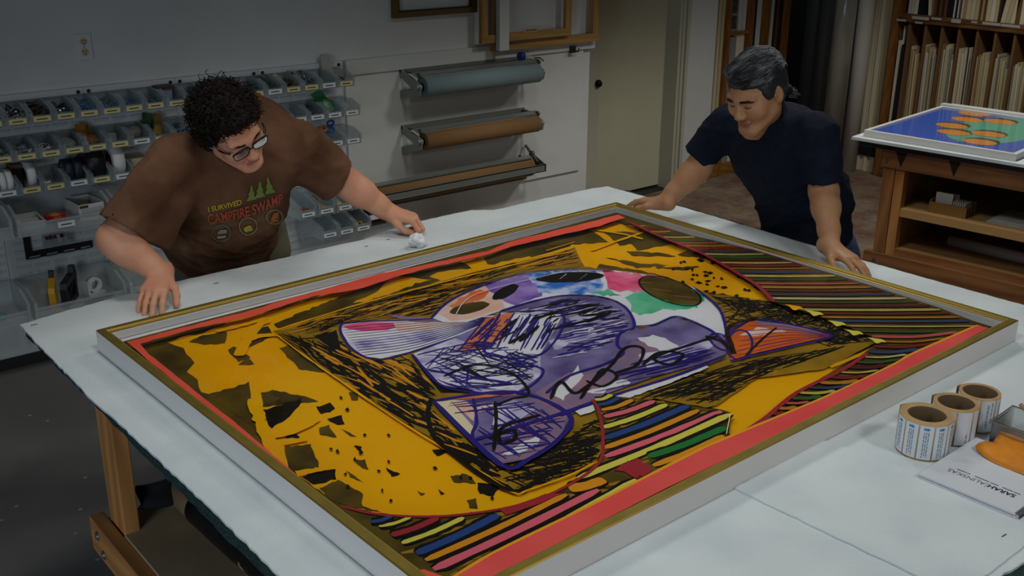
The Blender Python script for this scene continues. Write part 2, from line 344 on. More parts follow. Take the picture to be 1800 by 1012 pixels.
# row 2
r2 = {0: 'milky sleeves', 1: 'loose clear sleeves', 2: 'white plastic plugs', 3: 'clear sachets', 4: 'orange packets and a barcode card', 5: 'a clear little box', 6: 'a smoky bag', 7: 'green and gold packets', 8: 'dark blue bits', 15: 'purple bits', 16: 'a green packet', 17: 'clear bags'}
for k in range(18):
    if 9 <= k <= 13: continue
    x = 1.180+.1037*k
    lab = 'w' if k in (6, 14, 15, 16, 17) else 'y'
    place_bin('small', lab, x, R2Z, f'clear second row bin with {r2.get(k, "dark bits")}, {ORD[k]} from left', 'small clear bins of the second row')
xx = lambda k: 1.180+.1037*k
heap('plastic_plugs', xx(2), R2Z, .1, .03, .035, .016, [M_wht], 'white plastic plugs piled in a second row bin', n=45, seed=5, D=.18)
heap('sleeve_bits', xx(1), R2Z, .1, .04, .03, .05, [clear('cloudy_sleeve', '#b5bcbc', .6), M_chrome], 'loose clear sleeves and clips in a second row bin', n=18, seed=6)
heap('sleeve_bits', xx(0), R2Z, .1, .05, .02, .06, [M_binl, mat('olive_bits', '#5c5a44', .6)], 'milky sleeves in the first second row bin', n=18, seed=7)
heap('dark_bits', xx(8), R2Z, .1, .05, .03, .03, [M_dk, M_blue], 'dark blue bits in a second row bin by the shoulder', n=40, seed=8)
heap('dark_bits', xx(15), R2Z, .1, .05, .015, .03, [mat('purple_bits', '#3c3b55', .6), M_dk], 'purple bits in a second row bin near the shoulder', n=40, seed=9)
blob('sachet', (xx(3), YW-.10, R2Z+.03), .04, (1, 1.5, .6), M_binl, 'clear sachet lying in a second row bin', 'sachet')
blob('smoky_bag', (xx(6), YW-.10, R2Z+.04), .042, (1, 1.3, .85), mat('smoky_purple', '#77706e', .4), 'smoky crumpled bag in the white-labelled second row bin', 'bag')
blob('clear_bag', (xx(17), YW-.11, R2Z+.035), .038, (1, 1.4, .7), M_binl, 'crumpled clear bag in the last second row bin', 'bag')
b = MB(); b.box((xx(5)-.02, YW-.12, R2Z+.01), (xx(5)+.022, YW-.09, R2Z+.05)); tag(b.build('clear_box', M_binl, bevel=.003), 'little clear box standing in a second row bin', 'box')
def packet(c, w, h, ry, mats, label, extra=None, tilt=-.35):
    """flat printed packet leaning in a bin"""
    R = Matrix.Rotation(ry, 3, 'Y') @ Matrix.Rotation(tilt, 3, 'X'); c = V(c)
    m = MB(); m.obox(c, R@V((w/2, 0, 0)), R@V((0, .004, 0)), R@V((0, 0, h/2)))
    if extra:
        for (u, v, a, b_, mi) in extra: m.obox(c+R@V((u*w, -.0045, v*h)), R@V((a*w/2, 0, 0)), R@V((0, .0006, 0)), R@V((0, 0, b_*h/2)), mi)
    return tag(m.build('packet', mats), label, 'packet')
packet((xx(4)-.025, YW-.09, R2Z+.055), .045, .11, .18, [mat('orange_packet', '#b5742a', .5), M_wht, M_dk], 'orange packet with a barcode leaning in a second row bin', [(0, -.25, .7, .3, 1), (-.1, -.25, .1, .25, 2), (.1, -.25, .15, .25, 2)], -.6)
packet((xx(4)+.018, YW-.07, R2Z+.05), .04, .10, -.3, [mat('ochre_packet', '#8f6a2c', .5)], 'ochre packet behind the orange one in a second row bin', None, -.7)
packet((xx(7)-.01, YW-.06, R2Z+.06), .05, .11, .3, [mat('green_packet', '#39592f', .5)], 'dull green packet in a second row bin by the brown shirt', None, -.5)
packet((xx(7)+.03, YW-.09, R2Z+.06), .04, .12, .5, [mat('gold_packet', '#9a7a35', .5)], 'gold packet beside the dull green one in a second row bin', None, -.7)
packet((xx(16)-.012, YW-.12, R2Z+.072), .062, .135, -.38, [mat('bright_green_packet', '#0f6b34', .45), mat('pale_green_print', '#7fb98e', .6)], 'bright green packet sticking out of a second row bin', [(.08, -.05, .3, .05, 1), (.1, -.12, .4, .05, 1), (.05, -.19, .35, .05, 1), (.2, .03, .15, .06, 1), (.12, -.26, .25, .04, 1)], -.55)
# row 3: tape rolls
r3 = {0: 'white tape rolls', 1: 'a black carton and a white tape roll', 2: 'one small white ring', 3: 'two navy tape rolls', 4: 'a wide black tape roll', 5: 'a wide white tape roll', 6: 'a card box', 16: 'orange and blue scissors', 17: 'nothing but clear walls'}
x3 = lambda k: 1.180+.1037*k
for k in range(18):
    if 7 <= k <= 15: continue
    place_bin('small', 'w' if k in (0, 3, 5, 16, 17) else 'y', x3(k), R3Z, f'clear third row bin with {r3[k]}, {ORD[k]} from left', 'small clear bins of the third row')
def tape(x, r, w, y, z, m_, label, ri=None, axis='x', mi_end=None):
    ax = V((w/2, 0, 0)) if axis == 'x' else V((0, 0, w/2)); c = V((x, y, z))
    t = empty('tape_roll', c-V((0, 0, r if axis == 'x' else w/2)), label, 'tape roll')
    ri = ri or r*.62
    MB().ring(c-ax, c+ax, r, ri, 32).build('tape', m_, t)
    MB().ring(c-ax*.98, c+ax*.98, ri, ri-.004, 28).build('core', M_card, t)
    return t
for j, dx in enumerate((-.033, -.003, .027)): tape(x3(0)+dx, .052, .027, YW-.14, R3Z+.056, M_wht, f'white tape roll in the left third row bin, {["outer left", "middle", "right"][j]} of three')
b = MB(); b.box((x3(1)-.045, YW-.11, R3Z+.004), (x3(1)-.0, YW-.03, R3Z+.115)); b.box((x3(1)-.046, YW-.111, R3Z+.10), (x3(1)+.001, YW-.029, R3Z+.117), 1); tag(b.build('carton', [M_dk, mat('rust_card', '#704a2c', .7)]), 'small black and rust carton standing in a third row bin', 'box')
tape(x3(1)+.022, .060, .036, YW-.115, R3Z+.064, M_wht, 'white tape roll beside the black and rust carton')
t = tape(x3(2)-.02, .018, .010, YW-.16, R3Z+.03, M_wht, 'small white tape ring lying in a third row bin', .012, 'z')
for j, dx in enumerate((-.021, .019)): tape(x3(3)+dx, .056, .036, YW-.125, R3Z+.060, mat('navy_tape', '#1c2c3a', .5), f'navy tape roll, {["left", "right"][j]} one of the pair in a bin')
tape(x3(4)-.003, .070, .084, YW-.115, R3Z+.074, mat('black_tape', '#14181d', .45), 'wide black tape roll in a third row bin')
tape(x3(5), .070, .055, YW-.115, R3Z+.074, M_wht, 'wide white tape roll right of the black one')
b = MB(); b.box((x3(6)-.035, YW-.15, R3Z+.004), (x3(6)+.04, YW-.05, R3Z+.075)); tag(b.build('card_box', mat('cream_card', '#b5ab8c', .7)), 'cream card box in a third row bin by the brown sleeve', 'box')
def scissors():
    c = V((x3(16)-.01, YW-.13, R3Z+.05)); t = empty('scissors', c, 'scissors with blue and orange handles standing in a bin', 'scissors')
    MB().obox(c+V((0, .02, -.01)), (.006, 0, 0), (0, .001, 0), (0, .01, .05)).build('blade', M_chrome, t)
    for j, (dx, dz, mm) in enumerate(((.026, .032, 'blue'), (.026, -.004, 'blue'), (-.014, .008, 'orange'))):
        m = MB(); pts = [c+V((dx+.022*math.cos(a)*.9, -.01, dz+.03+.013*math.sin(a))) for a in [i*2*PI/16 for i in range(17)]]
        m.tube(pts, .006, 8, caps=False)
        m.build('finger_ring', mat('blue_handle', '#2a57a8', .4) if mm == 'blue' else mat('orange_handle', '#c07a1c', .4), t)
scissors()
# row 4 and 6: large bins
R4Z, R6Z = .722, .325
place_bin('large', 'w', 1.385, R4Z, 'wide milky bin in the fourth row with boxes and red tape', 'wide milky bins')
place_bin('large', None, 1.385-.437, R4Z, 'wide milky bin cut by the left edge of the photo, fourth row', 'wide milky bins')
place_bin('large', None, 1.385+.437, R4Z, 'wide milky bin half behind the brown sleeve, fourth row', 'wide milky bins')
place_bin('large', None, 1.405, R6Z, 'wide milky bin low down with yellow and black staple guns', 'wide milky bins')
place_bin('large', None, 1.405-.437, R6Z, 'wide milky bin low at the left edge of the photo', 'wide milky bins')
place_bin('large', None, 1.405+.437, R6Z, 'wide milky bin low behind the bare right forearm', 'wide milky bins')
# boxes in the row 4 bin
def open_box(c, sx, sy, sz, rz, mo, mi, label, name='open_box'):
    R = Matrix.Rotation(rz, 3, 'Z'); c = V(c); m = MB(); t = .002
    for (ux, uy, hx, hy) in ((0, sy/2, sx/2, t), (0, -sy/2, sx/2, t), (sx/2, 0, t, sy/2), (-sx/2, 0, t, sy/2)):
        m.obox(c+R@V((ux, uy, sz/2)), R@V((hx, 0, 0)), R@V((0, hy, 0)), (0, 0, sz/2))
    m.obox(c+V((0, 0, t)), R@V((sx/2, 0, 0)), R@V((0, sy/2, 0)), (0, 0, t), 1)
    return m, R, c
b4 = YW-.022
m, R, c = open_box((1.515, b4-.15, R4Z+.004), .115, .17, .085, .06, None, None, '')
m.obox(c+R@V((.0, -.0865, .045)), R@V((.05, 0, 0)), R@V((0, .0008, 0)), (0, 0, .022), 2); m.obox(c+R@V((-.035, -.0875, .075)), R@V((.02, 0, 0)), R@V((0, .0008, 0)), (0, 0, .006), 3)
tag(m.build('open_box', [mat('white_box_card', '#c9ccca', .6), mat('brown_inside', '#4a382c', .8), mat('pale_print', '#a6adab', .7), mat('black_yellow_mark', '#4a431a', .6)]), 'open white box of tape in the wide fourth row bin', 'box')
tape(1.52, .042, .05, b4-.15, R4Z+.04, mat('brown_tape', '#4a2f22', .4), 'brown tape roll lying in the open white box', None, 'z')
t = tape(1.375, .048, .04, b4-.165, R4Z+.03, mat('red_tape', '#a5161f', .4), 'red tape roll with a yellow label lying in the wide bin', None, 'z')
MB().prism([(1.345, b4-.19, R4Z+.0505), (1.375, b4-.165, R4Z+.0505), (1.395, b4-.19, R4Z+.0505), (1.37, b4-.211, R4Z+.0505)], (0, 0, .001)).build('label', mat('yellow_print', '#c2b01f', .5), t)
m, R, c = open_box((1.255, b4-.165, R4Z+.004), .11, .16, .05, -.05, None, None, '')
m.obox(c+R@V((0, -.02, .03)), R@V((.045, 0, 0)), R@V((0, .05, 0)), (0, 0, .008), 0)
tag(m.build('open_box', [mat('white_box_card', '#c9ccca', .6), M_card]), 'low open white card box at the left of the wide bin', 'box')
m = MB(); m.ring((1.345, b4-.215, R4Z+.02), (1.345, b4-.215, R4Z+.035), .05, .035, 30); tag(m.build('tape_roll', M_binl), 'clear tape ring lying in front in the wide bin', 'tape roll')
# panel's dark gap put in as a black L; little box hung on louvers
m = MB(); q = lambda x, z: (x, YW-.028, z)
m.prism([q(1.262, .53), q(1.262, .68), q(1.292, .68), q(1.292, .565), q(1.573, .565), q(1.573, .53)], (0, .006, 0))
tag(m.build('dark_gap_strip', mat('gap_black', '#1b1d1f', .5)), 'black steel square hooked in the louvers under the wide bin', 'square')
PANEL0 = [o for o in bpy.context.scene.objects if o.name.startswith('louvered_panel') and 'holding the black' in o.get('label', '')][0]
for (x0, x1) in ((1.275, 1.325), (1.355, 1.405), (1.435, 1.485), (1.515, 1.56)): MB().add([(x0, YW-.018, .522), (x1, YW-.018, .522), (x1, YW-.036, .545), (x0, YW-.036, .545)], [(0, 1, 2, 3), (3, 2, 1, 0)]).build('louver_tab', M_steel, PANEL0, weld=False)
b = MB(); b.box((1.345, YW-.085, .585), (1.445, YW-.024, .588))
for (a0, a1) in (((1.345, YW-.085, .585), (1.445, YW-.083, .625)), ((1.345, YW-.026, .585), (1.445, YW-.024, .64)), ((1.345, YW-.085, .585), (1.347, YW-.024, .63)), ((1.443, YW-.085, .585), (1.445, YW-.024, .63))): b.box(a0, a1)
tag(b.build('small_tray', M_binl), 'tiny clear tray hung on the louvers above the black square', 'tray')
rr = random.Random(4)
for j, (mm, lb) in enumerate(((mat('red_cap', '#9e2430', .4), 'red'), (mat('blue_cap', '#2d3a80', .4), 'blue'), (mat('red_cap', '#9e2430', .4), 'second red'), (M_wht, 'white'), (M_dk, 'black'))):
    x = 1.36+j*.018; p = V((x, YW-.07, .60)); d = V((.012*(rr.random()-.3), .02, .03))
    tag(MB().tube([p, p+d], .007, 8).build('pen_cap', mm), f'{lb} cap in the tiny clear tray', 'cap')
# staple guns etc in the row 6 bin
b6 = YW-.022; z6 = R6Z+.006
def stapler(x, y, mbody, mdark, label, s=1, rz=1.35):
    t = empty('staple_gun', (x, y, z6), label, 'staple gun'); R = Matrix.Rotation(rz, 3, 'Z')
    def W3(u, v, w): return V((x, y, z6))+R@V((u, v, w))*s
    m = MB(); th = R@V((0, .028*s, 0))
    m.prism([W3(-.07, -.014, .0), W3(.075, -.014, .0), W3(.085, -.014, .10), W3(.03, -.014, .125), W3(-.075, -.014, .095), W3(-.085, -.014, .07)], th) if False else None
    # frame with a window: four bars
    for pl in ([(-.085, .0), (.08, .0), (.08, .022), (-.085, .022)], [(.052, .02), (.08, .02), (.088, .115), (.055, .115)], [(-.09, .088), (-.082, .115), (.088, .125), (.088, .098)], [(-.085, .02), (-.062, .02), (-.066, .092), (-.09, .09)]):
        m.prism([W3(u, -.014, w) for u, w in pl], th)
    m.build('body', mbody, t)
    m = MB(); m.prism([W3(-.06, -.010, .024), W3(-.045, -.010, .024), W3(.05, -.010, .085), W3(.05, -.010, .1)], R@V((0, .02*s, 0))); m.build('lever', mdark, t)
    m = MB(); m.prism([W3(.045, -.012, .115), W3(.088, -.012, .12), W3(.085, -.012, .15), W3(.055, -.012, .152)], R@V((0, .024*s, 0))); m.build('tension_cap', mdark, t)
stapler(1.318, b6-.155, mat('yellow_steel', '#c99a1e', .4), mat('dark_grip', '#17181a', .5), 'yellow staple gun standing in the low wide bin', 1.0, 1.25)
stapler(1.395, b6-.150, mat('black_gun_body', '#15171b', .45), mat('dark_grip', '#17181a', .5), 'black staple gun right of the yellow one', 1.05, 1.0)
m = MB(); Rm = Matrix.Rotation(.3, 3, 'Z'); c0 = V((1.515, b6-.13, z6+.055))
m.ring(c0-Rm@V((0, .018, 0)), c0+Rm@V((0, .018, 0)), .036, .024, 26)
m.obox(c0+V((.0, -.01, -.042)), Rm@V((.045, 0, 0)), Rm@V((0, .02, 0)), (0, 0, .008)); m.obox(c0+Rm@V((-.04, 0, -.01)), Rm@V((.006, 0, 0)), Rm@V((0, .02, 0)), (0, 0, .03))
tag(m.build('tape_dispenser', mat('white_dispenser', '#c4c8c6', .4)), 'white hand tape dispenser in the low wide bin', 'tape dispenser')
c0 = V((1.50, b6-.235, z6+.014)); tag(MB().obox(c0, (.07, .012, .006), (-.002, .011, 0), (0, 0, .010)).build('utility_knife', mat('navy_handle', '#20283a', .45), bevel=.004), 'navy utility knife lying along the front of the low wide bin', 'knife')
tag(MB().obox((1.44, b6-.20, z6+.008), (.018, .004, 0), (-.002, .009, 0), (0, 0, .006)).build('sachet', [mat('red_white_packet', '#b98c86', .5)]), 'small red and white packet beside the black staple gun', 'packet')
tag(MB().obox((1.675, b6-.16, z6+.03), (.012, 0, .004), (0, .006, 0), (-.003, 0, .006)).build('pen_cap', M_wht), 'white cap in the low bin by the forearm', 'cap')
blob('blue_sponge', (1.06, b6-.2, z6+.02), .04, (1, .8, .5), mat('teal_sponge', '#5f8a93', .8), 'teal sponge in the low bin at the left edge', 'sponge', .12)
# deep bins at the right
R4D, R5D = .552, .417
d4 = {0: 'brown cork rolls', 1: 'a brown knob and cord', 2: 'a yellow foam plug', 3: 'dark cable'}
for k in range(4):
    place_bin('deep', 'w', 2.600+.1115*k, R4D, f'deep clear bin with {d4[k]}, upper row by cutter, {ORD[k]} from left', 'deep clear bins near the paper cutter')
d5 = {0: 'nothing inside', 1: 'red pencils', 2: 'a yellow and black clip'}
for k in range(3):
    place_bin('deep', 'w', 2.722+.1035*k, R5D, f'deep clear bin with {d5[k]}, lower row by cutter, {ORD[k]} from left', 'deep clear bins near the paper cutter')
def stick(name, p0, p1, r, m_, label, cat): return tag(MB().tube([p0, p1], r, 12).build(name, m_), label, cat)
stick('cork_roll', (2.57, b6-.16, R4D+.035), (2.635, b6-.225, R4D+.025), .011, mat('cork', '#7c4a2a', .8), 'brown cork roll lying in a deep bin', 'cork')
blob('wooden_ball', (2.705, b6-.15, R4D+.055), .026, (1, 1, 1), mat('brown_wood', '#6e4528', .5), 'round brown wooden ball in a deep bin', 'ball', .03)
blob('cord_bundle', (2.725, b6-.21, R4D+.025), .028, (1.2, 1, .5), mat('tan_cord', '#9b7a50', .8), 'tan cord bundle in front of the wooden ball', 'cord', .3, 40)
blob('foam_plug', (2.815, b6-.22, R4D+.03), .02, (1.3, 1, .7), mat('yellow_foam', '#c2a93a', .8), 'yellow foam plug in a deep bin', 'plug', .1)
stick('cable', (2.905, b6-.12, R4D+.06), (2.95, b6-.24, R4D+.03), .006, M_dk, 'short dark cable in a deep bin behind the arm', 'cable')
stick('pencil', (2.80, b6-.14, R5D+.02), (2.85, b6-.24, R5D+.012), .005, mat('dull_red', '#8a4a44', .5), 'red pencil in the lower deep bin', 'pencil')
b = MB(); b.obox((2.935, b6-.215, R5D+.028), (.028, .004, .004), (0, .010, 0), (0, 0, .008)); b.obox((2.945, b6-.215, R5D+.028), (.006, .002, 0), (0, .011, 0), (0, 0, .0095), 1); tag(b.build('spring_clip', [mat('yellow_clip', '#b9a62a', .4), M_dk]), 'yellow and black clip in the lower deep bin', 'clip')
stick('screwdriver', (2.90, YW-.05, R5D+.10), (2.935, b6-.16, R5D+.05), .006, M_dk, 'dark screwdriver lying back in the lower deep bin', 'screwdriver')
# ---- white board and cutters
bx0, bx1, bz0, bz1 = 3.12, at_y(1040, 200, YW).x-.02, .415, 1.285
def board():
    t = MB(); t.box((3.03, YW-.018, .425), (4.79, YW-.002, 1.30)); o = t.build('white_board', mat('white_board_paint', '#d5d7d3', .55)); tag(o, 'large white board on the wall behind the paper cutters', 'board')
    m = MB(); m.box((3.03, YW-.034, 1.22), (at_y(1045, 100, YW).x-.03, YW-.018, 1.30)); tag(m.build('hanging_rail', mat('white_rail', '#d0d2cf', .55)), 'white rail along the top of the board carrying the frames', 'rail')
board()
M_alu = mat('grey_aluminium', '#8f9692', .4, .5); M_alud = mat('dark_grey_steel', '#5d635f', .45, .4)
def cutter(z, zr, label, rollmat, rlabel, rr_):
    x0, x1, yr = 3.382, 4.292, YW-.018-.175
    t = empty('paper_cutter', (3.83, YW-.018, z), label, 'paper cutter', 'wall paper cutters')
    for x in (x0, x1-.012):
        m = MB(); Y = YW-.018
        m.prism([(x, Y, z+.085), (x, Y, z+.042), (x, yr+.045, zr-.018), (x, Y, z-.040), (x, Y, z-.085), (x, yr-.02, zr-.04), (x, yr-.028, zr), (x, yr+.005, zr+.03)], (.012, 0, 0))
        m.tube([(x-.01, yr, zr), (x+.022, yr, zr)], .020, 16)
        m.build('bracket', M_alu, t, weld=False)
    m = MB(); m.box((x0, YW-.030, z+.06), (x1, YW-.018, z+.086)); m.build('back_bar', M_alu, t)
    m = MB(); m.obox(((x0+x1)/2, yr+.030, zr+rr_+.010), ((x1-x0)/2, 0, 0), (0, .022, .006), (0, -.0012, .003)); m.build('tear_bar', M_alu, t)
    for x in (x0+.015, x1-.027):
        m = MB(); m.beam((x+.006, YW-.03, z+.07), (x+.006, yr+.03, zr+rr_+.012), .012, .008); m.tube([(x+.001, yr+.01, zr+rr_+.006), (x+.012, yr+.01, zr+rr_+.006)], .016, 14); m.build('swing_arm', M_alud, t, weld=False)
    q = empty('paper_roll', (3.83, yr, zr), rlabel, 'paper roll')
    MB().ring((x0+.035, yr, zr), (x1-.035, yr, zr), rr_, .022, 40).build('paper', rollmat, q)
    MB().ring((x0+.030, yr, zr), (x1-.030, yr, zr), .0225, .018, 24).build('core', mat('dark_core', '#2c2a28', .7), q)
cutter(1.140, 1.140, 'grey wall paper cutter holding the blue-grey roll, topmost', mat('blue_grey_paper', '#7f9296', .75), 'blue-grey paper roll in the topmost wall cutter', .056)
cutter(.815, .832, 'grey wall paper cutter holding the short brown roll, middle one', mat('kraft_paper', '#8d6a43', .8), 'short brown kraft roll in the middle wall cutter', .050)
def big_cutter():
    x0, x1 = 2.98, 4.335; t = empty('paper_cutter', (3.65, YW-.02, .5), 'long grey box cutter with kraft roll, lowest on the wall', 'paper cutter', 'wall paper cutters')
    MB().box((x0, 5.000, .520), (x1, 5.006, .566)).box((x0, 5.0, .562), (x1, 5.016, .566)).box((x0, 5.0, .520), (x1, 5.022, .524)).build('front_bar', M_alu, t)
    for x in (x0, x1-.012): MB().prism([(x, 5.0, .52), (x, 5.18, .46), (x, 5.18, .56), (x, 5.12, .61), (x, 5.0, .566)], (.008, 0, 0)).build('end_plate', M_alud, t)
    MB().obox(((x0+x1)/2-.02, 5.082, .606), ((x1-x0)/2-.04, 0, 0), (0, .018, .004), (0, -.0008, .004)).build('tear_bar', M_alu, t)
    MB().beam((x1-.03, 5.17, .66), (x1-.03, 5.05, .575), .014, .010).tube([(x1-.035, 5.11, .615), (x1-.02, 5.11, .615)], .02, 14).build('swing_arm', M_alud, t)
    MB().box((x0+.02, 5.17, .44), (x1-.02, 5.184, .50)).build('back_bar', M_alud, t)
    q = empty('paper_roll', (3.65, 5.105, .54), 'long brown kraft roll in the lowest wall cutter', 'paper roll')
    MB().ring((x0+.03, 5.105, .540), (x1-.05, 5.105, .540), .062, .022, 40).build('paper', mat('kraft_paper', '#8d6a43', .8), q)
    MB().ring((x0+.025, 5.105, .540), (x1-.045, 5.105, .540), .0225, .018, 20).build('core', mat('dark_core', '#2c2a28', .7), q)
    p = at_y(914, 283, YW-.04); tag(MB().tube([p-V((0, 0, .03)), p+V((0, 0, .028))], [.012, .012], 12).ball(p+V((0, 0, .028)), .012, 12).build('wall_peg', M_dk), 'dark upright peg on the board above the lowest cutter', 'peg')
big_cutter()
hk = at_y(1005, 86, YW-.035); m = MB(); m.box((hk.x-.020, YW-.055, hk.z-.022), (hk.x+.018, YW-.03, hk.z+.018)); m.tube([(hk.x+.015, YW-.045, hk.z-.018), (hk.x+.035, YW-.06, hk.z-.018), (hk.x+.038, YW-.06, hk.z+.004)], .004, 8)
tag(m.build('rail_hook', M_dk), 'black hook clipped on the white rail', 'hook')
# tape gun nozzle lying on the top cutter
c0 = at_y(917, 99, 5.10); t = empty('caulk_nozzle', c0, 'clear nozzle with blue cap lying on the top cutter', 'nozzle')
MB().tube([c0-V((.018, 0, .0)), c0+V((.010, 0, 0))], .026, 18).build('cap', mat('blue_cap_plastic', '#232f86', .4), t)
MB().tube([c0+V((.010, 0, 0)), c0+V((.075, -.03, -.012))], [.024, .006], 16).build('cone', M_binl, t)
MB().tube([c0+V((.075, -.03, -.012)), c0+V((.105, -.05, -.012)), c0+V((.115, -.07, -.03))], .004, 8).build('tip', M_dk, t)
# frames hanging above
M_pine = wood('pine', '#97713f', '#b08a52', 3, (.08, 1, 1), .55); M_pinev = wood('pine_upright', '#97713f', '#b08a52', 3, (1, 1, .08), .55)
def hang_frame(x0, x1, z0, z1, y0, y1, w, label, mh, mv, cat='frame', name='stretcher_frame'):
    t = empty(name, ((x0+x1)/2, y1, z0), label, cat)
    MB().box((x0, y0, z0), (x1, y1, z0+w)).build('bottom_rail', mh, t, bevel=.002); MB().box((x0, y0, z1-w), (x1, y1, z1)).build('top_rail', mh, t, bevel=.002)
    for xa in (x0, x1-w): MB().box((xa, y0+.0005, z0+w), (xa+w, y1-.0005, z1-w)).build('side_rail', mv, t, bevel=.002)
    return t
sfz = at_y(1050, 72, 5.13).z; sfx = at_y(1053, 60, 5.12).x; lx = at_y(864, 60, 5.14).x
hang_frame(4.02, sfx, sfz, sfz+.75, YW-.075, YW-.032, .05, 'large pine stretcher frame hung beside the door, outer one', M_pine, M_pinev)
ix = at_y(1003, 40, 5.10).x; iz = at_y(960, 62, 5.10).z-.012
t = hang_frame(3.90, ix, iz, iz+.6, YW-.110, YW-.078, .045, 'smaller pine stretcher frame with paper label, hung inside the outer one', M_pine, M_pinev)
lc = at_y(934, 53, YW-.1105); MB().box((lc.x-.055, YW-.1115, lc.z-.011), (lc.x+.055, YW-.110, lc.z+.011)).box((lc.x-.045, YW-.1120, lc.z-.003), (lc.x+.04, YW-.1110, lc.z+.004), 1).build('paper_label', [mat('tan_label', '#b59a6a', .7), M_ink], t)
px0 = at_y(872, 60, YW-.115).x; px1 = at_y(889, 60, YW-.115).x
o = MB().box((px0, YW-.150, at_y(880, 90, YW-.15).z), (px1, YW-.112, 2.3)).build('white_batten', mat('white_batten_paint', '#c5c8c5', .5), bevel=.003); tag(o, 'upright white batten hanging in front of the pine frames', 'batten')
f0 = at_y(692, 31, YW-.03); f1 = at_y(838, 20, YW-.03)
t = hang_frame(f0.x, f1.x, f0.z-.005, f0.z+.7, YW-.038, YW-.004, .032, 'thin gilt and black picture frame hung high on the wall', mat('dull_gilt', '#6d5b36', .35, .5), mat('dull_gilt', '#6d5b36', .35, .5), name='picture_frame')
MB().box((f0.x+.032, YW-.034, f0.z+.027), (f0.x+.038, YW-.006, f0.z+.66)).box((f1.x-.038, YW-.034, f0.z+.027), (f1.x-.032, YW-.006, f0.z+.66)).box((f0.x+.032, YW-.034, f0.z+.027), (f1.x-.032, YW-.006, f0.z+.032)).build('inner_lip', M_dk, t)
# dark tool tray below the right end of the bins
c = at_y(668, 380, 5.02); t = empty('tool_tray', c, 'dark tray bracket with a white card below the deep bins', 'tray')
MB().prism([(c.x-.11, 5.17, c.z+.01), (c.x-.11, 4.95, c.z+.01), (c.x+.02, 4.95, c.z+.01), (c.x+.09, 5.10, c.z+.01), (c.x+.09, 5.17, c.z+.01)], (0, 0, .012)).build('plate', mat('dark_metal_tray', '#3b3e40', .4, .5), t)
MB().prism([(c.x-.10, 5.16, c.z-.03), (c.x-.10, 4.97, c.z-.03), (c.x+.01, 4.97, c.z-.03), (c.x+.07, 5.10, c.z-.03), (c.x+.07, 5.16, c.z-.03)], (0, 0, .037)).build('wood_block', mat('dark_brown_block', '#3a2a1e', .6), t)
MB().box((c.x-.11, 4.948, c.z+.012), (c.x-.01, 4.951, c.z+.04)).build('label_card', M_labw, t)
# ------------------------------------------------------------------ work table
TZ = .962
M_foam = mat('white_foam_felt', '#d8e0e2', .95, col2='#cbd4d8', scale=5, bump=.25, bscale=220, spec=.1)
M_carpet = mat('dark_green_carpet', '#22332f', .95, col2='#354a46', scale=160, bump=.6, bscale=200, spec=.1)
M_fir = wood('fir_upright', '#a8703f', '#cf9556', 2.2, (1, 1, .1), .5); M_firy = wood('fir_along_y', '#a8703f', '#cf9556', 2.2, (1, .1, 1), .5); M_firx = wood('fir_along_x', '#935f36', '#b87d46', 2.2, (.1, 1, 1), .5)
M_mdf = mat('tan_board', '#b09a7a', .7, col2='#a18b6c', scale=5)
M_bolt = mat('zinc_bolt', '#8d8a84', .4, .8)
def table():
    t = empty('work_table', (2.0, 2.05, 0), 'large wooden work table under the framed artwork, with lower shelf', 'table')
    m = MB(); 
    pl = [(.752, 3.215), (3.20, 3.262), (3.262, 3.22), (3.262, .62), (.78, .80), (.752, .84)]
    rn = random.Random(3); out = []
    for i in range(len(pl)):
        a, b = V(pl[i]+(0,)), V(pl[(i+1) % len(pl)]+(0,)); n = max(1, int((b-a).length/.03))
        for k in range(n): p = a.lerp(b, k/n); out.append((p.x+rn.uniform(-.003, .003), p.y+rn.uniform(-.003, .003), .922))
    m.prism(out[::-1], (0, 0, .034)); m.build('tabletop', M_carpet, t)
    for (x, y) in ((.80, 2.69), (3.05, 2.98), (.80, .95), (3.05, .80)):
        MB().box((x, y, .12 if False else .36), (x+.045 if x < 1 else x+.09, y+.115, .922)).build('leg', M_fir, t, bevel=.004)
    for x in (.758, 3.14): MB().box((x, .82, .365), (x+.042, 2.865 if x < 1 else 3.1, .475)).build('side_beam', M_firy, t, bevel=.003)
    for y in (.80, 3.05): MB().box((.80, y, .365), (3.14, y+.042, .475)).build('end_beam', M_firx, t, bevel=.003) if y < 2 else MB().box((.80, 2.80, .365), (3.14, 2.842, .462)).build('end_beam', M_firx, t, bevel=.003)
    MB().box((.80, .842, .462), (3.14, 2.80, .482)).build('shelf_board', M_mdf, t, bevel=.002)
    for (y, z) in ((2.80, .44), (2.765, .395)):
        MB().tube([(.758, y, z), (.752, y, z)], .010, 6).tube([(.758, y, z), (.755, y, z)], .014, 16).build('bolt', M_bolt, t)
    for (x, y) in ((.85, 2.72), (3.05, 2.72), (.85, .95), (3.05, .95)):
        c = MB().ring((x-.03, y, .13), (x+.03, y, .13), .13, .05, 28).box((x-.045, y-.06, .31), (x+.045, y+.06, .365)).box((x-.045, y-.03, .10), (x-.036, y+.03, .33)).box((x+.036, y-.03, .10), (x+.045, y+.03, .33)).tube([(x-.045, y, .13), (x+.045, y, .13)], .045, 14)
        c.build('caster', mat('black_caster', '#1c1d20', .5), t, weld=False)
table()
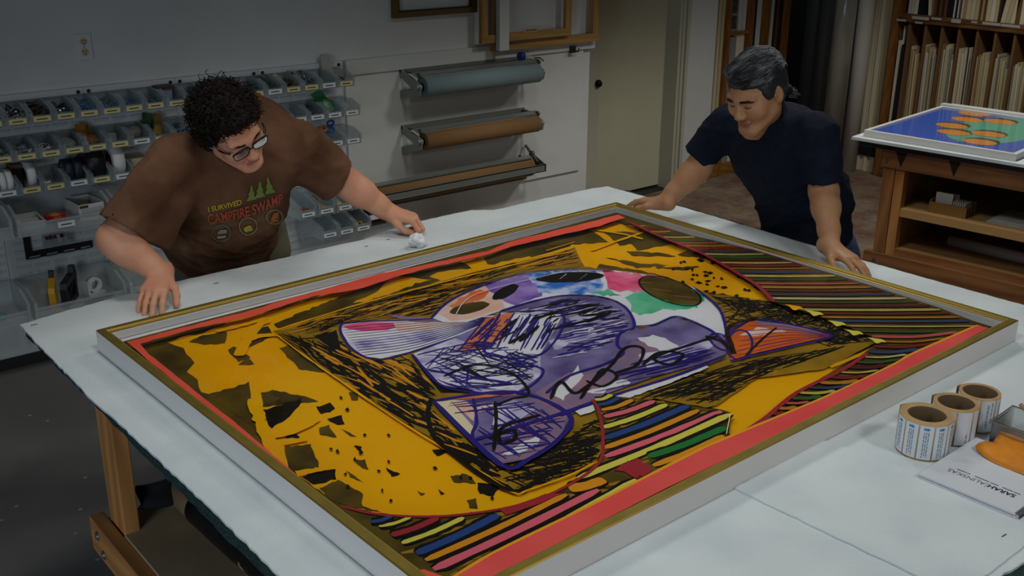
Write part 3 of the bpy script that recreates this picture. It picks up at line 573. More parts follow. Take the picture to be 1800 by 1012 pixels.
def felt_sheet(name, pts2, z0, th, label, seed, wob=.004):
    rn = random.Random(seed); out = []
    for i in range(len(pts2)):
        a, b = V((*pts2[i], 0)), V((*pts2[(i+1) % len(pts2)], 0)); n = max(1, int((b-a).length/.02))
        for k in range(n): p = a.lerp(b, k/n); out.append((p.x+rn.uniform(-wob, wob)*.5, p.y+rn.uniform(-wob, wob)*.5, z0))
    A = sum((out[i][0]*out[(i+1) % len(out)][1]-out[(i+1) % len(out)][0]*out[i][1]) for i in range(len(out)))
    if A < 0: out = out[::-1]
    o = MB().prism(out, (0, 0, th)).build(name, M_foam); return tag(o, label, 'padding')
back = [(36, 570), (60, 563), (105, 549), (140, 540), (200, 523), (260, 508), (300, 497), (380, 479), (500, 453), (560, 438), (600, 429), (640, 421), (660, 412), (690, 402), (750, 386), (800, 375), (830, 369), (868, 369), (900, 362), (960, 348), (1000, 340), (1040, 331), (1068, 327.5), (1085, 332), (1180, 358), (1330, 402), (1480, 447), (1640, 492), (1800, 536)]
bp = [tuple(at_z(x, y, TZ).xy) for x, y in back]
left = [(490, 1010), (440, 960), (330, 855), (215, 748), (165, 705), (100, 638), (62, 600), (40, 575)]
lp = [tuple(at_z(x, y, TZ).xy) for x, y in left]
felt_sheet('foam_sheet', bp+[(3.275, .9), (3.26, .64), (1.9, .76), (.76, .83)]+lp, TZ-.006, .006, 'large white foam sheet covering the work table', 1)
# second sheet on top in the near right corner
s2 = [tuple(at_z(*p, TZ).xy) for p in ((1446, 776), (1520, 800), (1640, 846), (1700, 868), (1800, 905))]
s2b = [tuple(at_z(*p, TZ).xy) for p in ((1800, 961), (1734, 1012))]
felt_sheet('foam_sheet', s2+[(2.42, .62)]+s2b+[(1.70, .80), tuple(at_z(1290, 860, TZ).xy)], TZ+.0003, .004, 'second white foam sheet at the near corner below the notepad', 2)
for (px, py, s, lb) in ((1765, 941, .005, 'tarnished staple in the foam at the near corner of the table'), (682, 421, .004, 'tarnished staple in the foam behind the wiping hand'), (644, 433, .004, 'tarnished staple in the foam left of the wiping hand'), (60, 571, .006, 'tarnished staple at the left corner of the foam'), (380, 498, .005, 'tarnished staple in the foam in front of the brown shirt')):
    p = at_z(px, py, TZ+(.0045 if px > 1700 else .0005)); m = MB(); m.tube([p+V((-s*1.6, .001, -.0005)), p+V((-s, .0, .001)), p+V((s, .0, .001)), p+V((s*1.6, -.001, -.0005))], .0011, 6); tag(m.build('staple', mat('tarnished_staple', '#4f5660', .4, .6)), lb, 'staple')
# ---- framed artwork
FA = V((.853, 2.880, 0)); fa = math.radians(1.58); EX = V((math.cos(fa), math.sin(fa), 0)); EY = V((-math.sin(fa), math.cos(fa), 0)); FW, FD = 2.0623, 1.6135
FZ0, FZ1 = TZ+.001, 1.027
PRZ = .9975
def fpt(u, v, z): p = FA+EX*u-EY*v; return V((p.x, p.y, z))   # u from left, v from back
M_gold = mat('gold_leaf', '#8f7c35', .5, .7, col2='#7a6a2c', scale=14, lo=.3, hi=.7); M_goldb = mat('bright_gold_edge', '#a98c42', .5, .8); M_fwhite = mat('frame_white_paint', '#d9d5d1', .55)
art = empty('framed_artwork', fpt(FW/2, FD/2, FZ0), 'huge abstract colour print in a shallow white and gold frame lying on the table', 'framed artwork')
prof = [(0, FZ0, 0), (0, FZ1-.003, 0), (.003, FZ1, 1), (.021, FZ1, 0), (.0225, FZ1-.001, 1), (.024, FZ1-.005, 1), (.030, FZ1-.006, 2), (.031, FZ1-.012, 2), (.031, FZ0, 0)]
m = MB(); NP = len(prof)
def loop(i): w, z, _ = prof[i]; return [fpt(w, w, z), fpt(FW-w, w, z), fpt(FW-w, FD-w, z), fpt(w, FD-w, z)]
for i in range(NP-1):
    a, b = loop(i), loop(i+1)
    if i == 1: mi = 2
    elif i in (2,): mi = 1
    elif i in (3, 4, 5): mi = 2
    elif i == 6: mi = 1
    else: mi = 0
    for k in range(4): j = (k+1) % 4; m.add([a[k], a[j], b[j], b[k]], [(0, 1, 2, 3)], mi)
m.build('moulding', [M_fwhite, M_gold, M_goldb], art, weld=True)
m = MB()
for (w, z0, z1) in ((.031, PRZ, FZ1-.008),):
    a = [fpt(w, w, z1), fpt(FW-w, w, z1), fpt(FW-w, FD-w, z1), fpt(w, FD-w, z1)]; w2 = w+.004; b = [fpt(w2, w2, z0), fpt(FW-w2, w2, z0), fpt(FW-w2, FD-w2, z0), fpt(w2, FD-w2, z0)]
    for k in range(4): j = (k+1) % 4; m.add([a[k], a[j], b[j], b[k]], [(3, 2, 1, 0)])
m.build('spacer', mat('spacer_white', '#dfe2e6', .7), art)
MB().prism([fpt(.03, .03, FZ0+.004), fpt(.03, FD-.03, FZ0+.004), fpt(FW-.03, FD-.03, FZ0+.004), fpt(FW-.03, .03, FZ0+.004)], (0, 0, PRZ-FZ0-.006)).build('mount_board', mat('mount_white', '#dcdedf', .8), art)
gl = MB().add([fpt(.0305, .0305, FZ1-.009), fpt(.0305, FD-.0305, FZ1-.009), fpt(FW-.0305, FD-.0305, FZ1-.009), fpt(FW-.0305, .0305, FZ1-.009)], [(0, 1, 2, 3)])
def glass_mat():
    m = bpy.data.materials.new('acrylic_glazing'); m.use_nodes = True; N = m.node_tree.nodes; L = m.node_tree.links; N.remove(N['Principled BSDF'])
    t = N.new('ShaderNodeBsdfTransparent'); g = N.new('ShaderNodeBsdfGlossy'); g.inputs['Roughness'].default_value = .02; fr = N.new('ShaderNodeFresnel'); fr.inputs[0].default_value = 1.3
    mx = N.new('ShaderNodeMixShader'); L.new(fr.outputs[0], mx.inputs[0]); L.new(t.outputs[0], mx.inputs[1]); L.new(g.outputs[0], mx.inputs[2]); L.new(mx.outputs[0], N['Material Output'].inputs[0]); return m
M_glass = glass_mat()
gl.build('glazing', M_glass, art)
# ---- things lying on the table
M_kraftcore = mat('brown_roll_edge', '#bb9c6e', .8, col2='#a8875a', scale=20); M_lab = mat('label_white', '#d3d9e0', .6); M_labline = mat('label_gap_brown', '#8a6a55', .7); M_bluearrow = mat('arrow_blue', '#2f86b4', .5); M_txt = mat('label_print', '#717d89', .7)
def label_roll(px, py, R, H, ri, kind, label, tail):
    c = at_z(px, py, TZ+.001); t = empty('label_roll', c, label, 'label roll', 'rolls of stickers')
    a0, a1 = V((c.x, c.y, TZ+.001)), V((c.x, c.y, TZ+H))
    MB().ring(a0, a1, R, ri+.003, 64).build('backing_roll', [M_kraftcore], t)
    MB().ring(a0+V((0, 0, .001)), a1-V((0, 0, .002)), ri+.003, ri, 48).build('core', mat('brown_core', '#54432c', .85), t)
    n = 11 if kind == 0 else 8
    toc = math.atan2(CAM.y-c.y, CAM.x-c.x)
    m = MB()
    for k in range(n):
        p0 = toc+(k-n/2+.22)*2*PI/n; w = 2*PI/n*.90
        def cy(a, z, o=.0006): return V((c.x+math.cos(a)*(R+o), c.y+math.sin(a)*(R+o), z))
        S = 6
        for i in range(S):
            u0, u1 = p0+w*i/S, p0+w*(i+1)/S; m.add([cy(u0, TZ+.005), cy(u1, TZ+.005), cy(u1, TZ+H-.004), cy(u0, TZ+H-.004)], [(0, 1, 2, 3)], 0)
        def strip(ua, ub, za, zb, mi):
            for i in range(3):
                u0, u1 = p0+w*(ua+(ub-ua)*i/3), p0+w*(ua+(ub-ua)*(i+1)/3); m.add([cy(u0, TZ+H*za, .0011), cy(u1, TZ+H*za, .0011), cy(u1, TZ+H*zb, .0011), cy(u0, TZ+H*zb, .0011)], [(0, 1, 2, 3)], mi)
        rn = random.Random(k if False else 5)
        if kind == 0:
            strip(.28, .58, .845, .90, 1)
            tip = [(.55, .825), (.74, .8725), (.55, .92)]
            m.add([cy(p0+w*u, TZ+H*z, .0012) for u, z in tip], [(0, 1, 2)], 1)
            for ln, (u, top, bot) in enumerate(((.62, .80, .12), (.47, .80, .16), (.32, .79, .10))):
                z = top
                while z > bot:
                    L_ = rn.choice((.05, .09, .12, .07)); strip(u, u+.06, max(bot, z-L_), z, 2); z -= L_+.025
        else:
            for (u, top, bot) in (((.75, .9, .3), (.45, .85, .2)) if kind == 2 else ((.7, .35, .1),)):
                z = top
                while z > bot:
                    L_ = rn.choice((.05, .09, .12)); strip(u, u+.06, max(bot, z-L_), z, 2); z -= L_+.03
            if kind == 2: strip(.40, .60, .15, .85, 3)
    m.build('stickers', [M_lab, M_bluearrow, M_txt, mat('pale_label_print', '#b4c2cc', .6)], t, weld=False)
    a = toc+tail; tp = []
    for i in range(8): b = a+i*.09; rr = R+.001+.006*(i/7)**2; tp.append((c.x+math.cos(b)*rr, c.y+math.sin(b)*rr))
    m = MB()
    for i in range(7): m.add([(*tp[i], TZ+.004), (*tp[i+1], TZ+.004), (*tp[i+1], TZ+H-.001), (*tp[i], TZ+H-.001)], [(0, 1, 2, 3), (3, 2, 1, 0)])
    m.build('loose_end', M_kraftcore, t)
label_roll(1620, 789, .0595, .093, .040, 0, 'nearest sticker roll, labels printed with blue arrows', -2.6)
label_roll(1671, 767, .051, .093, .039, 1, 'middle sticker roll with plain white labels', -2.5)
label_roll(1713, 746, .0475, .091, .0375, 2, 'farthest sticker roll with pale printed labels and a loose brown end', -2.4)
# notepad
NZ = TZ+.0045
n0, n1, n2 = at_z(1613, 832, NZ+.010), at_z(1720, 769, NZ+.010), at_z(1787, 905, NZ+.010)
n0.z = n1.z = n2.z = NZ; nx = (n0-n2); nlen = nx.length; nx.normalize(); ny = V((-nx.y, nx.x, 0)); 
if ny.dot(n1-n0) > 0: ny = -ny
nw = (n1-n0).dot(-ny); n3 = n2-ny*nw; n1 = n0-ny*nw
pad = empty('notepad', (n0+n3)/2, 'white spiral-bound notepad with printed name lying at the table corner', 'notepad')
def npt(a, b, z): p = n2+nx*a-ny*b; return V((p.x, p.y, z))     # a along the text, b away from the viewer
m = MB(); m.prism([npt(.0, 0, NZ), npt(nlen, 0, NZ), npt(nlen, nw, NZ), npt(.0, nw, NZ)], (0, 0, .004)).build('back_pages', mat('paper_white', '#cfd3da', .7), pad)
m = MB(); m.prism([npt(.004, .002, NZ+.0055), npt(nlen-.001, .001, NZ+.0055), npt(nlen-.001, nw-.002, NZ+.0055), npt(.004, nw-.002, NZ+.0055)], (0, 0, .0045)).build('front_pages', mat('paper_white', '#cfd3da', .7), pad)
M_navy = mat('navy_print', '#1d1f3a', .6); M_greyp = mat('grey_letter', '#5a5f68', .6)
def pad_text(body, a, b, size, mats, bold, wid=None):
    vs, fs = text_polys(body, bold); xm = max(v.x for v in vs); k = wid/xm if wid else size
    m = MB(); m.add([npt(a+v.x*k, b-v.y*size, NZ+.0104) for v in vs], fs); 
    o = m.build('lettering', mats, pad, weld=False)
    return a+xm*k
ax0 = (at_z(1786, 872, NZ+.01)-n2); a0 = ax0.dot(nx); b0 = -ax0.dot(ny)
axe = (at_z(1674, 822, NZ+.01)-n2).dot(nx); L0 = axe-a0
bt = b0+.004
e = pad_text('SARAH', a0, bt, .020, M_navy, True, L0*.40)
m = MB(); m.prism([npt(e+.003, bt+.003, NZ+.0102), npt(e+.004, bt+.003, NZ+.0102), npt(e+.004, bt-.018, NZ+.0102), npt(e+.003, bt-.018, NZ+.0102)], (0, 0, .0003)).build('divider', M_greyp, pad)
pad_text('JALINSKAS' if False else 'ALINSKAS', e+.007, bt, .020, M_greyp, False, L0*.57)
m = MB()
for (u0, u1) in ((-.02, .07), (.085, .24), (.30, .42), (.44, .66), (.73, .78), (.79, .93)):
    m.prism([npt(a0+L0*u0, bt+.008, NZ+.0102), npt(a0+L0*u1, bt+.008, NZ+.0102), npt(a0+L0*u1, bt+.011, NZ+.0102), npt(a0+L0*u0, bt+.011, NZ+.0102)], (0, 0, .0003))
m.build('tagline', M_greyp, pad, weld=False)
m = MB(); k = 0; b = .006
while b < nw-.004:
    m.tube([npt(.006+.007*math.cos(q)-.004, b+.0015*q/6, NZ+.004+.007*math.sin(q)) for q in [i*2*PI/12 for i in range(13)]], .0012, 5, caps=False); b += .0065
m.build('spiral', M_black, pad, weld=False)
# orange pad on the notepad
oz = NZ+.012
op = [(1714, 788), (1722, 783), (1731, 780), (1738, 783), (1744, 781), (1751, 772), (1752, 768), (1757, 766), (1775, 771), (1800, 780), (1830, 792), (1845, 812), (1820, 838), (1800, 834), (1775, 824), (1750, 814), (1730, 803), (1718, 794)]
pp = [at_z(*p, oz) for p in op]; cen = sum(pp, V())/len(pp)
m = MB(); K = len(pp); rings = [(1, 0), (1.0, .006), (.93, .012), (.7, .015), (.35, .016)]
vs = [];
for s, h in rings: vs += [cen+(p-cen)*s+V((0, 0, h+.003*noise.noise(p*30)+.003*math.sin(p.x*60))) for p in pp]
fs = [(r*K+i, r*K+(i+1) % K, (r+1)*K+(i+1) % K, (r+1)*K+i) for r in range(len(rings)-1) for i in range(K)]
vs.append(cen+V((0, 0, .016))); fs += [(4*K+i, 4*K+(i+1) % K, 5*K) for i in range(K)]; fs.append(list(range(K)))
m.add(vs, fs, 0, True)
tag(m.build('rubber_pad', mat('orange_rubber', '#e08a1a', .6, col2='#d07f16', scale=20)), 'orange rubber pad with a curved edge lying on the notepad', 'pad')
# clear caddy
cz = TZ+.001; ch = .058
c0, c1, c2 = at_z(1741, 741, cz+ch), at_z(1781, 713, cz+ch), at_z(1805, 763, cz+ch)
u = (c2-c0).normalized(); u.z = 0; v = V((-u.y, u.x, 0)); 
if v.dot(c1-c0) < 0: v = -v
cl, cw = .26, (c1-c0).dot(v)
cd_ = empty('plastic_caddy', V((c0.x, c0.y, cz)), 'clear plastic caddy with wooden sticks at the right edge of the table', 'caddy')
def cpt(a, b, z): return V((c0.x, c0.y, 0))+u*a+v*b+V((0, 0, cz+z))
M_cad = clear('caddy_plastic', '#c3c8c4', .16, .12, .16)
m = MB(); t = .0035
def cbox(a0_, b0_, z0, a1_, b1_, z1, mb=None, mi=0):
    (mb or m).prism([cpt(a0_, b0_, z0), cpt(a1_, b0_, z0), cpt(a1_, b1_, z0), cpt(a0_, b1_, z0)], (0, 0, z1-z0), mi)
cbox(.006, .006, 0, cl-.006, cw-.006, t); cbox(.003, .003, t, cl-.003, .003+t, ch); cbox(.003, cw-.003-t, t, cl-.003, cw-.003, ch); cbox(.003, .003, t, .003+t, cw-.003, ch); cbox(cl-.003-t, .003, t, cl-.003, cw-.003, ch)
m.build('tray', M_cad, cd_, weld=False)
m = MB()
for (q0, q1) in (((0, 0), (cl, 0)), ((cl, 0), (cl, cw)), ((cl, cw), (0, cw)), ((0, cw), (0, 0))): m.tube([cpt(q0[0], q0[1], ch), cpt(q1[0], q1[1], ch)], .0019, 8)
m.build('rim', mat('smoky_rim', '#6d675a', .25), cd_, weld=False)
stick('wooden_stick', cpt(.02, cw*.92, .072), cpt(.16, cw*.45, .015), .005, mat('pale_stick', '#a87a48', .6), 'pale wooden stick leaning on the rim of the clear caddy', 'stick')
m = MB(); m.obox(cpt(.09, .02, .010), u*.07, v*.006, V((0, 0, .004))); tag(m.build('folding_rule', mat('cream_rule', '#d4cba4', .6)), 'cream flat stick lying in the clear caddy', 'stick')
m = MB(); m.obox(cpt(.10, .035, .008), u*.06, v*.006, V((0, 0, .004))); tag(m.build('brown_pencil', mat('brown_pencil', '#6a4a3a', .6)), 'brown flat pencil in the clear caddy', 'pencil')
m = MB(); m.tube([cpt(.075, cw*.75, .06), cpt(.075, cw*.75, .09)], .008, 12); tag(m.build('grey_knob_tool', mat('grey_tool', '#55595e', .4)), 'small grey tool end standing in the clear caddy', 'tool')
# tube and mask on the lower shelf
sy0 = at_z(315, 862, .53).y; sx0 = at_z(315, 862, .53).x
tb = empty('wrapped_tube', (sx0+.05, sy0-.6, .482), 'long cardboard tube half wrapped in black plastic on the lower shelf', 'tube')
MB().ring((sx0+.005, sy0, .537), (sx0+.03, sy0-.6, .537), .050, .044, 28).build('cardboard_tube', mat('tan_tube', '#a98a66', .7), tb)
m = MB(); pts = []; rs = []
for i in range(26):
    s = i/25; pts.append((sx0+.012+.06*s, sy0-.14-1.25*s, .540)); rs.append(.056+.004*noise.noise(V((s*14, 1, 2))))
m.tube(pts, rs, 24); m.build('black_wrap', mat('black_plastic_wrap', '#121416', .35, bump=.8, bscale=18), tb)
mc = at_z(284, 852, .56); m = MB(); n = 9
vs = []
for i in range(n+1):
    for j in range(n+1):
        a = (i/n-.5); b = (j/n-.5); vs.append(mc+V((a*.16, -.03-.05*(1-4*a*a)*.5+.02*math.sin(b*6), b*.085*(1-.3*abs(a))+.0)))
fs = [(i*(n+1)+j, (i+1)*(n+1)+j, (i+1)*(n+1)+j+1, i*(n+1)+j+1) for i in range(n) for j in range(n)]
mk = empty('face_mask', mc, 'black cloth face mask with ear loop hanging by the tube end', 'face mask')
m.add(vs, fs, 0, True); o = m.build('cloth', mat('black_cloth', '#121315', .9), mk); sd = o.modifiers.new('thick', 'SOLIDIFY'); sd.thickness = .003
lpts = [mc+V(p) for p in ((-.075, -.03, .03), (-.105, -.035, .01), (-.135, -.045, -.045), (-.125, -.05, -.066), (-.105, -.05, -.055), (-.095, -.045, -.03), (-.075, -.035, -.02))]
MB().tube(lpts, .0022, 6).build('ear_loop', mat('black_cloth', '#121315', .9), mk)
# ------------------------------------------------------------------ the print: one sheet, inked in overlapping colour areas
class Art:
    def __init__(s): s.mb = MB(); s.z = PRZ+.0002; s.mats = []; s.idx = {}
    def mi(s, m):
        if m.name not in s.idx: s.idx[m.name] = len(s.mats); s.mats.append(m)
        return s.idx[m.name]
    def up(s): s.z += 5e-5
    def P(s, p): return at_z(p[0], p[1], s.z)
    def poly(s, pts, m, amp=0, step=9, seed=0):
        s.up(); q = rough(pts, amp, step, seed) if amp else pts
        s.mb.add([s.P(p) for p in q], [list(range(len(q)))], s.mi(m))
    def stroke(s, pts, w, m, smooth=True, wob=0, new=True):
        """ink line of width w metres through picture points"""
        if new: s.up()
        if smooth and len(pts) > 2: pts = spline(pts)
        W = [s.P(p) for p in pts]; K = len(W); vs = []
        for i, p in enumerate(W):
            d = W[min(i+1, K-1)]-W[max(i-1, 0)]; d.z = 0
            if d.length < 1e-7: d = V((1, 0, 0))
            d.normalize(); n = V((-d.y, d.x, 0)); ww = w*(1+wob*noise.noise(p*60))
            if i in (0, K-1): ww *= .55
            vs += [p+n*ww/2, p-n*ww/2]
        s.mb.add(vs, [(2*i, 2*i+1, 2*i+3, 2*i+2) for i in range(K-1)], s.mi(m))
def rough(pts, amp, step, seed):
    rn = random.Random(seed+len(pts)); out = []
    for i in range(len(pts)):
        a, b = pts[i], pts[(i+1) % len(pts)]; L = math.hypot(b[0]-a[0], b[1]-a[1]); n = max(1, int(L/step))
        for k in range(n): t = k/n; out.append((a[0]+(b[0]-a[0])*t+rn.uniform(-amp, amp), a[1]+(b[1]-a[1])*t+rn.uniform(-amp, amp)*.7))
    return out
def spline(pts, n=6):
    out = []
    for i in range(len(pts)-1):
        p0, p1, p2, p3 = pts[max(i-1, 0)], pts[i], pts[i+1], pts[min(i+2, len(pts)-1)]
        for k in range(n):
            t = k/n; out.append(tuple(.5*(2*p1[c]+(p2[c]-p0[c])*t+(2*p0[c]-5*p1[c]+4*p2[c]-p3[c])*t*t+(3*p1[c]-p0[c]-3*p2[c]+p3[c])*t**3) for c in (0, 1)))
    return out+[pts[-1]]
def inside(p, poly):
    x, y = p; r = False; j = len(poly)-1
    for i in range(len(poly)):
        if (poly[i][1] > y) != (poly[j][1] > y) and x < (poly[j][0]-poly[i][0])*(y-poly[i][1])/(poly[j][1]-poly[i][1])+poly[i][0]: r = not r
        j = i
    return r
A = Art()
ink = lambda n, c, c2=None, sc=6, lo=.35, hi=.65, r=.7: mat('ink_'+n, c, r, col2=c2, scale=sc, lo=lo, hi=hi, spec=.08)
K_olive = ink('olive', '#3a3114', '#6b571c', 7, .35, .7); K_yel = ink('yellow', '#e6a400', '#edb200', 3); K_red = ink('coral', '#d8503c', '#e05a48', 5); K_pink = ink('rose_red', '#d64a48', '#dc5650', 5)
K_blk = ink('black', '#17140f'); K_och = ink('ochre', '#8a6c16', '#a8821c', 9); K_lemon = ink('lemon', '#d8cf55'); K_cream = ink('cream', '#e6d8b4'); K_oran = ink('orange', '#dc9420'); K_rose = ink('rose', '#e0697a'); K_blue = ink('blue', '#2c4a8a'); K_grn = ink('green', '#247a3a'); K_crim = ink('crimson', '#a03038')
K_wht = ink('white', '#e4e4ea'); K_lav = ink('lavender', '#8d81bd', '#dedbea', 13, .32, .58); K_lavd = ink('violet_grey', '#5a4d80', '#8f83b4', 9, .35, .7); K_pur = ink('violet', '#6a3fa8', '#a98fd0', 10); K_sky = ink('sky', '#2f74cc', '#c8d6ee', 16, .42, .62); K_mag = ink('magenta', '#e0457a', '#ee9ab4', 12, .4, .75); K_mint = ink('mint', '#1fb07a', '#a4e0c8', 5, .4, .75); K_flame = ink('flame', '#e06a2c', '#d88a62', 14); K_line = ink('indigo_line', '#2c2280'); K_mauve = ink('mauve', '#a07a8c', '#7f6f94', 8); K_peach = ink('peach', '#e6b9a4', '#e9d5cc', 12); K_hot = ink('hot_orange', '#e2701a', '#c85a2a', 8)
m = A.mb
def fr_(u, v): return fpt(u, v, PRZ)
base = [pix(fr_(.036, .060)), pix(fr_(FW-.036, .038)), pix(fr_(FW-.036, FD-.036)), pix(fr_(.036, FD-.036))]
A.poly(base, K_olive)
# yellow areas
Y1 = [(293, 602), (330, 588), (347, 590), (372, 578), (400, 566), (440, 556), (474, 553), (486, 575), (505, 588), (548, 578), (535, 600), (560, 640), (612, 676), (660, 704), (720, 748), (800, 798), (850, 830), (905, 866), (960, 850), (1040, 818), (1062, 792), (1070, 780), (1055, 815), (980, 862), (900, 890), (800, 905), (720, 908), (650, 900), (600, 884), (560, 862), (525, 836), (500, 806), (478, 778), (470, 765), (456, 742), (442, 705), (438, 670), (400, 685), (368, 694), (352, 690), (348, 668), (330, 652), (342, 638), (322, 612), (305, 606)]
A.poly(Y1, K_yel, 2.2, 10, 1)
Y1b = [(255, 607), (300, 597), (250, 612)]
A.poly([(395, 566), (500, 540), (600, 508), (640, 498), (700, 478), (690, 488), (640, 505), (590, 525), (520, 552), (470, 575), (430, 580)], K_yel, 2.5, 8, 2)
A.poly([(676, 497), (700, 484), (735, 488), (760, 492), (730, 498), (700, 512), (640, 530), (620, 532), (665, 512)], K_yel, 2, 8, 3)
A.poly([(755, 486), (770, 478), (800, 475), (830, 470), (812, 460), (850, 452), (858, 466), (930, 450), (935, 455), (850, 480), (780, 494), (770, 492)], K_yel, 2.2, 8, 4)
Y2 = [(1003, 430), (1012, 418), (1045, 402), (1080, 390), (1110, 397), (1165, 420), (1230, 446), (1290, 480), (1332, 506), (1360, 531), (1325, 526), (1280, 517), (1240, 514), (1200, 497), (1150, 480), (1095, 470), (1055, 464), (1046, 471), (1028, 470), (1016, 448)]
A.poly(Y2, K_yel, 2.4, 9, 5)
A.poly([(940, 452), (1000, 436), (1008, 430), (1030, 432), (960, 452)], K_yel, 2, 8, 6)
A.poly([(1250, 716), (1330, 660), (1440, 640), (1520, 618), (1500, 630), (1400, 690), (1330, 745), (1288, 768), (1276, 755), (1284, 724)], K_yel, 1, 12, 7)
# olive breaks inside the yellow
for i, q in enumerate([[(332, 600), (352, 590), (400, 582), (396, 604), (360, 606)], [(437, 585), (470, 572), (480, 590), (455, 602), (436, 612)], [(400, 615), (412, 608), (440, 628), (420, 636)], [(418, 640), (436, 628), (446, 640), (430, 642)], [(492, 612), (530, 596), (548, 612), (600, 650), (560, 655), (525, 648), (520, 640), (505, 628)],
    [(355, 695), (436, 674), (440, 690), (450, 735), (468, 768), (430, 738), (390, 712)], [(460, 690), (480, 685), (540, 698), (560, 705), (500, 712), (462, 714)], [(464, 720), (530, 700), (526, 716), (505, 735), (474, 754)], [(500, 785), (545, 780), (562, 820), (515, 828), (505, 806)], [(555, 828), (590, 825), (590, 842), (552, 852), (530, 838)], [(560, 858), (595, 843), (640, 868), (636, 890), (672, 900), (620, 892), (585, 880)], [(575, 735), (600, 728), (605, 745), (592, 748)], [(562, 750), (578, 745), (592, 768), (562, 764)], [(555, 715), (580, 708), (590, 718), (566, 728)], [(612, 690), (628, 688), (630, 704), (618, 702)], [(500, 770), (515, 758), (528, 768)], [(598, 752), (628, 766), (618, 768)], [(622, 782), (634, 784), (638, 796)], [(620, 808), (640, 808), (650, 826), (632, 820)], [(678, 822), (704, 834), (690, 838)], [(610, 826), (640, 848), (615, 838)], [(760, 790), (792, 792), (768, 802)], [(790, 836), (820, 832), (835, 848), (800, 848)], [(840, 848), (880, 852), (866, 872), (842, 866)], [(820, 880), (835, 876), (838, 892), (826, 892)], [(770, 860), (780, 868), (774, 870)], [(735, 862), (748, 868), (742, 870)]]):
    A.poly(q, K_olive if i < 7 else K_blk if i % 2 else K_olive, 2.0 if i > 6 else 1.4, 6, 20+i)
for i, q in enumerate([[(1060, 405), (1130, 410), (1118, 402), (1160, 416), (1150, 424), (1090, 430)], [(1105, 425), (1170, 418), (1190, 426), (1120, 440)], [(970, 412), (1040, 405), (1068, 425), (1020, 428), (960, 432)], [(1065, 452), (1120, 462), (1180, 466), (1120, 470)], [(1100, 440), (1160, 445), (1190, 450), (1110, 450)], [(1190, 448), (1215, 436), (1240, 442), (1225, 452)], [(1225, 450), (1245, 448), (1232, 456)], [(1150, 470), (1230, 468), (1200, 474)]]): A.poly(q, K_olive, 1.8, 7, 60+i)
rn = random.Random(8)
for i in range(70):
    p = (rn.uniform(1180, 1345), rn.uniform(455, 522))
    if inside(p, Y2): A.poly([(p[0]-rn.uniform(1, 7), p[1]), (p[0], p[1]-rn.uniform(1, 3)), (p[0]+rn.uniform(2, 8), p[1]+rn.uniform(-1, 2)), (p[0], p[1]+2)], K_blk)
for i in range(36):
    p = (rn.uniform(560, 900), rn.uniform(690, 890))
    if inside(p, Y1): A.poly([(p[0]-rn.uniform(1, 5), p[1]), (p[0]+1, p[1]-rn.uniform(1, 4)), (p[0]+rn.uniform(2, 6), p[1]+rn.uniform(0, 4)), (p[0], p[1]+3)], K_blk)
# yellow struts across the olive
for q, w in (([(380, 582), (430, 570), (470, 558)], .02), ([(420, 625), (432, 600), (450, 575), (470, 562)], .03), ([(430, 605), (448, 592), (480, 588), (540, 585)], .025), ([(442, 700), (455, 735), (470, 768), (500, 830)], .03), ([(470, 770), (520, 755), (560, 735)], .025), ([(500, 780), (540, 772)], .02), ([(520, 836), (580, 822)], .014), ([(1038, 402), (1100, 412), (1130, 420)], .014), ([(1130, 408), (1080, 425), (1040, 440)], .014), ([(960, 440), (1010, 425)], .012), ([(700, 520), (760, 500), (820, 480), (940, 452), (1010, 432)], .014)): A.stroke(q, w, K_yel, wob=.5)
# dark hatched field
D = [(478, 582), (560, 556), (640, 530), (700, 514), (800, 488), (930, 457), (1010, 434), (1028, 470), (1046, 471), (1150, 482), (1250, 517), (1380, 532), (1470, 566), (1548, 598), (1450, 648), (1330, 664), (1260, 712), (1240, 716), (1150, 700), (1062, 722), (1066, 770), (1050, 808), (960, 848), (905, 864), (850, 828), (760, 772), (700, 735), (600, 670), (545, 632)]
A.poly(D, K_och, 1, 14, 9)
rn = random.Random(21)
def hatch(region, n, direc, L, w, m_, spread=.25, bend=1.5):
    xs = [p[0] for p in region]; ys = [p[1] for p in region]; A.up(); c = 0; tries = 0
    while c < n and tries < n*30:
        tries += 1; p = (rn.uniform(min(xs), max(xs)), rn.uniform(min(ys), max(ys)))
        if not inside(p, region): continue
        a = direc+rn.gauss(0, spread); l = L*rn.uniform(.5, 1.4); q = []; sg = rn.choice((-1, 1))
        for k in range(6):
            t = k/5; x = p[0]+math.cos(a)*l*t; y = p[1]+math.sin(a)*l*t*.55+math.sin(t*PI)*bend*.6*sg
            if inside((x, y), region): q.append((x, y))
            else: break
        if len(q) > 2: A.stroke(q, w*rn.uniform(.6, 1.5), m_, False, .5, False); A.z += 1e-7; c += 1
DT = [(478, 582), (640, 530), (800, 488), (1010, 434), (1028, 470), (900, 480), (800, 520), (760, 555), (620, 568), (560, 590)]
DL = [(478, 582), (560, 590), (598, 580), (620, 620), (720, 622), (770, 690), (760, 720), (850, 800), (905, 864), (760, 772), (600, 670), (545, 632)]
DR = [(1240, 515), (1380, 532), (1548, 598), (1460, 610), (1330, 565), (1275, 570)]
DB = [(780, 735), (880, 815), (985, 770), (1060, 725), (1066, 770), (1050, 808), (960, 848), (905, 864)]
DB2 = [(1062, 722), (1180, 665), (1330, 630), (1500, 605), (1330, 664), (1250, 714), (1150, 700)]
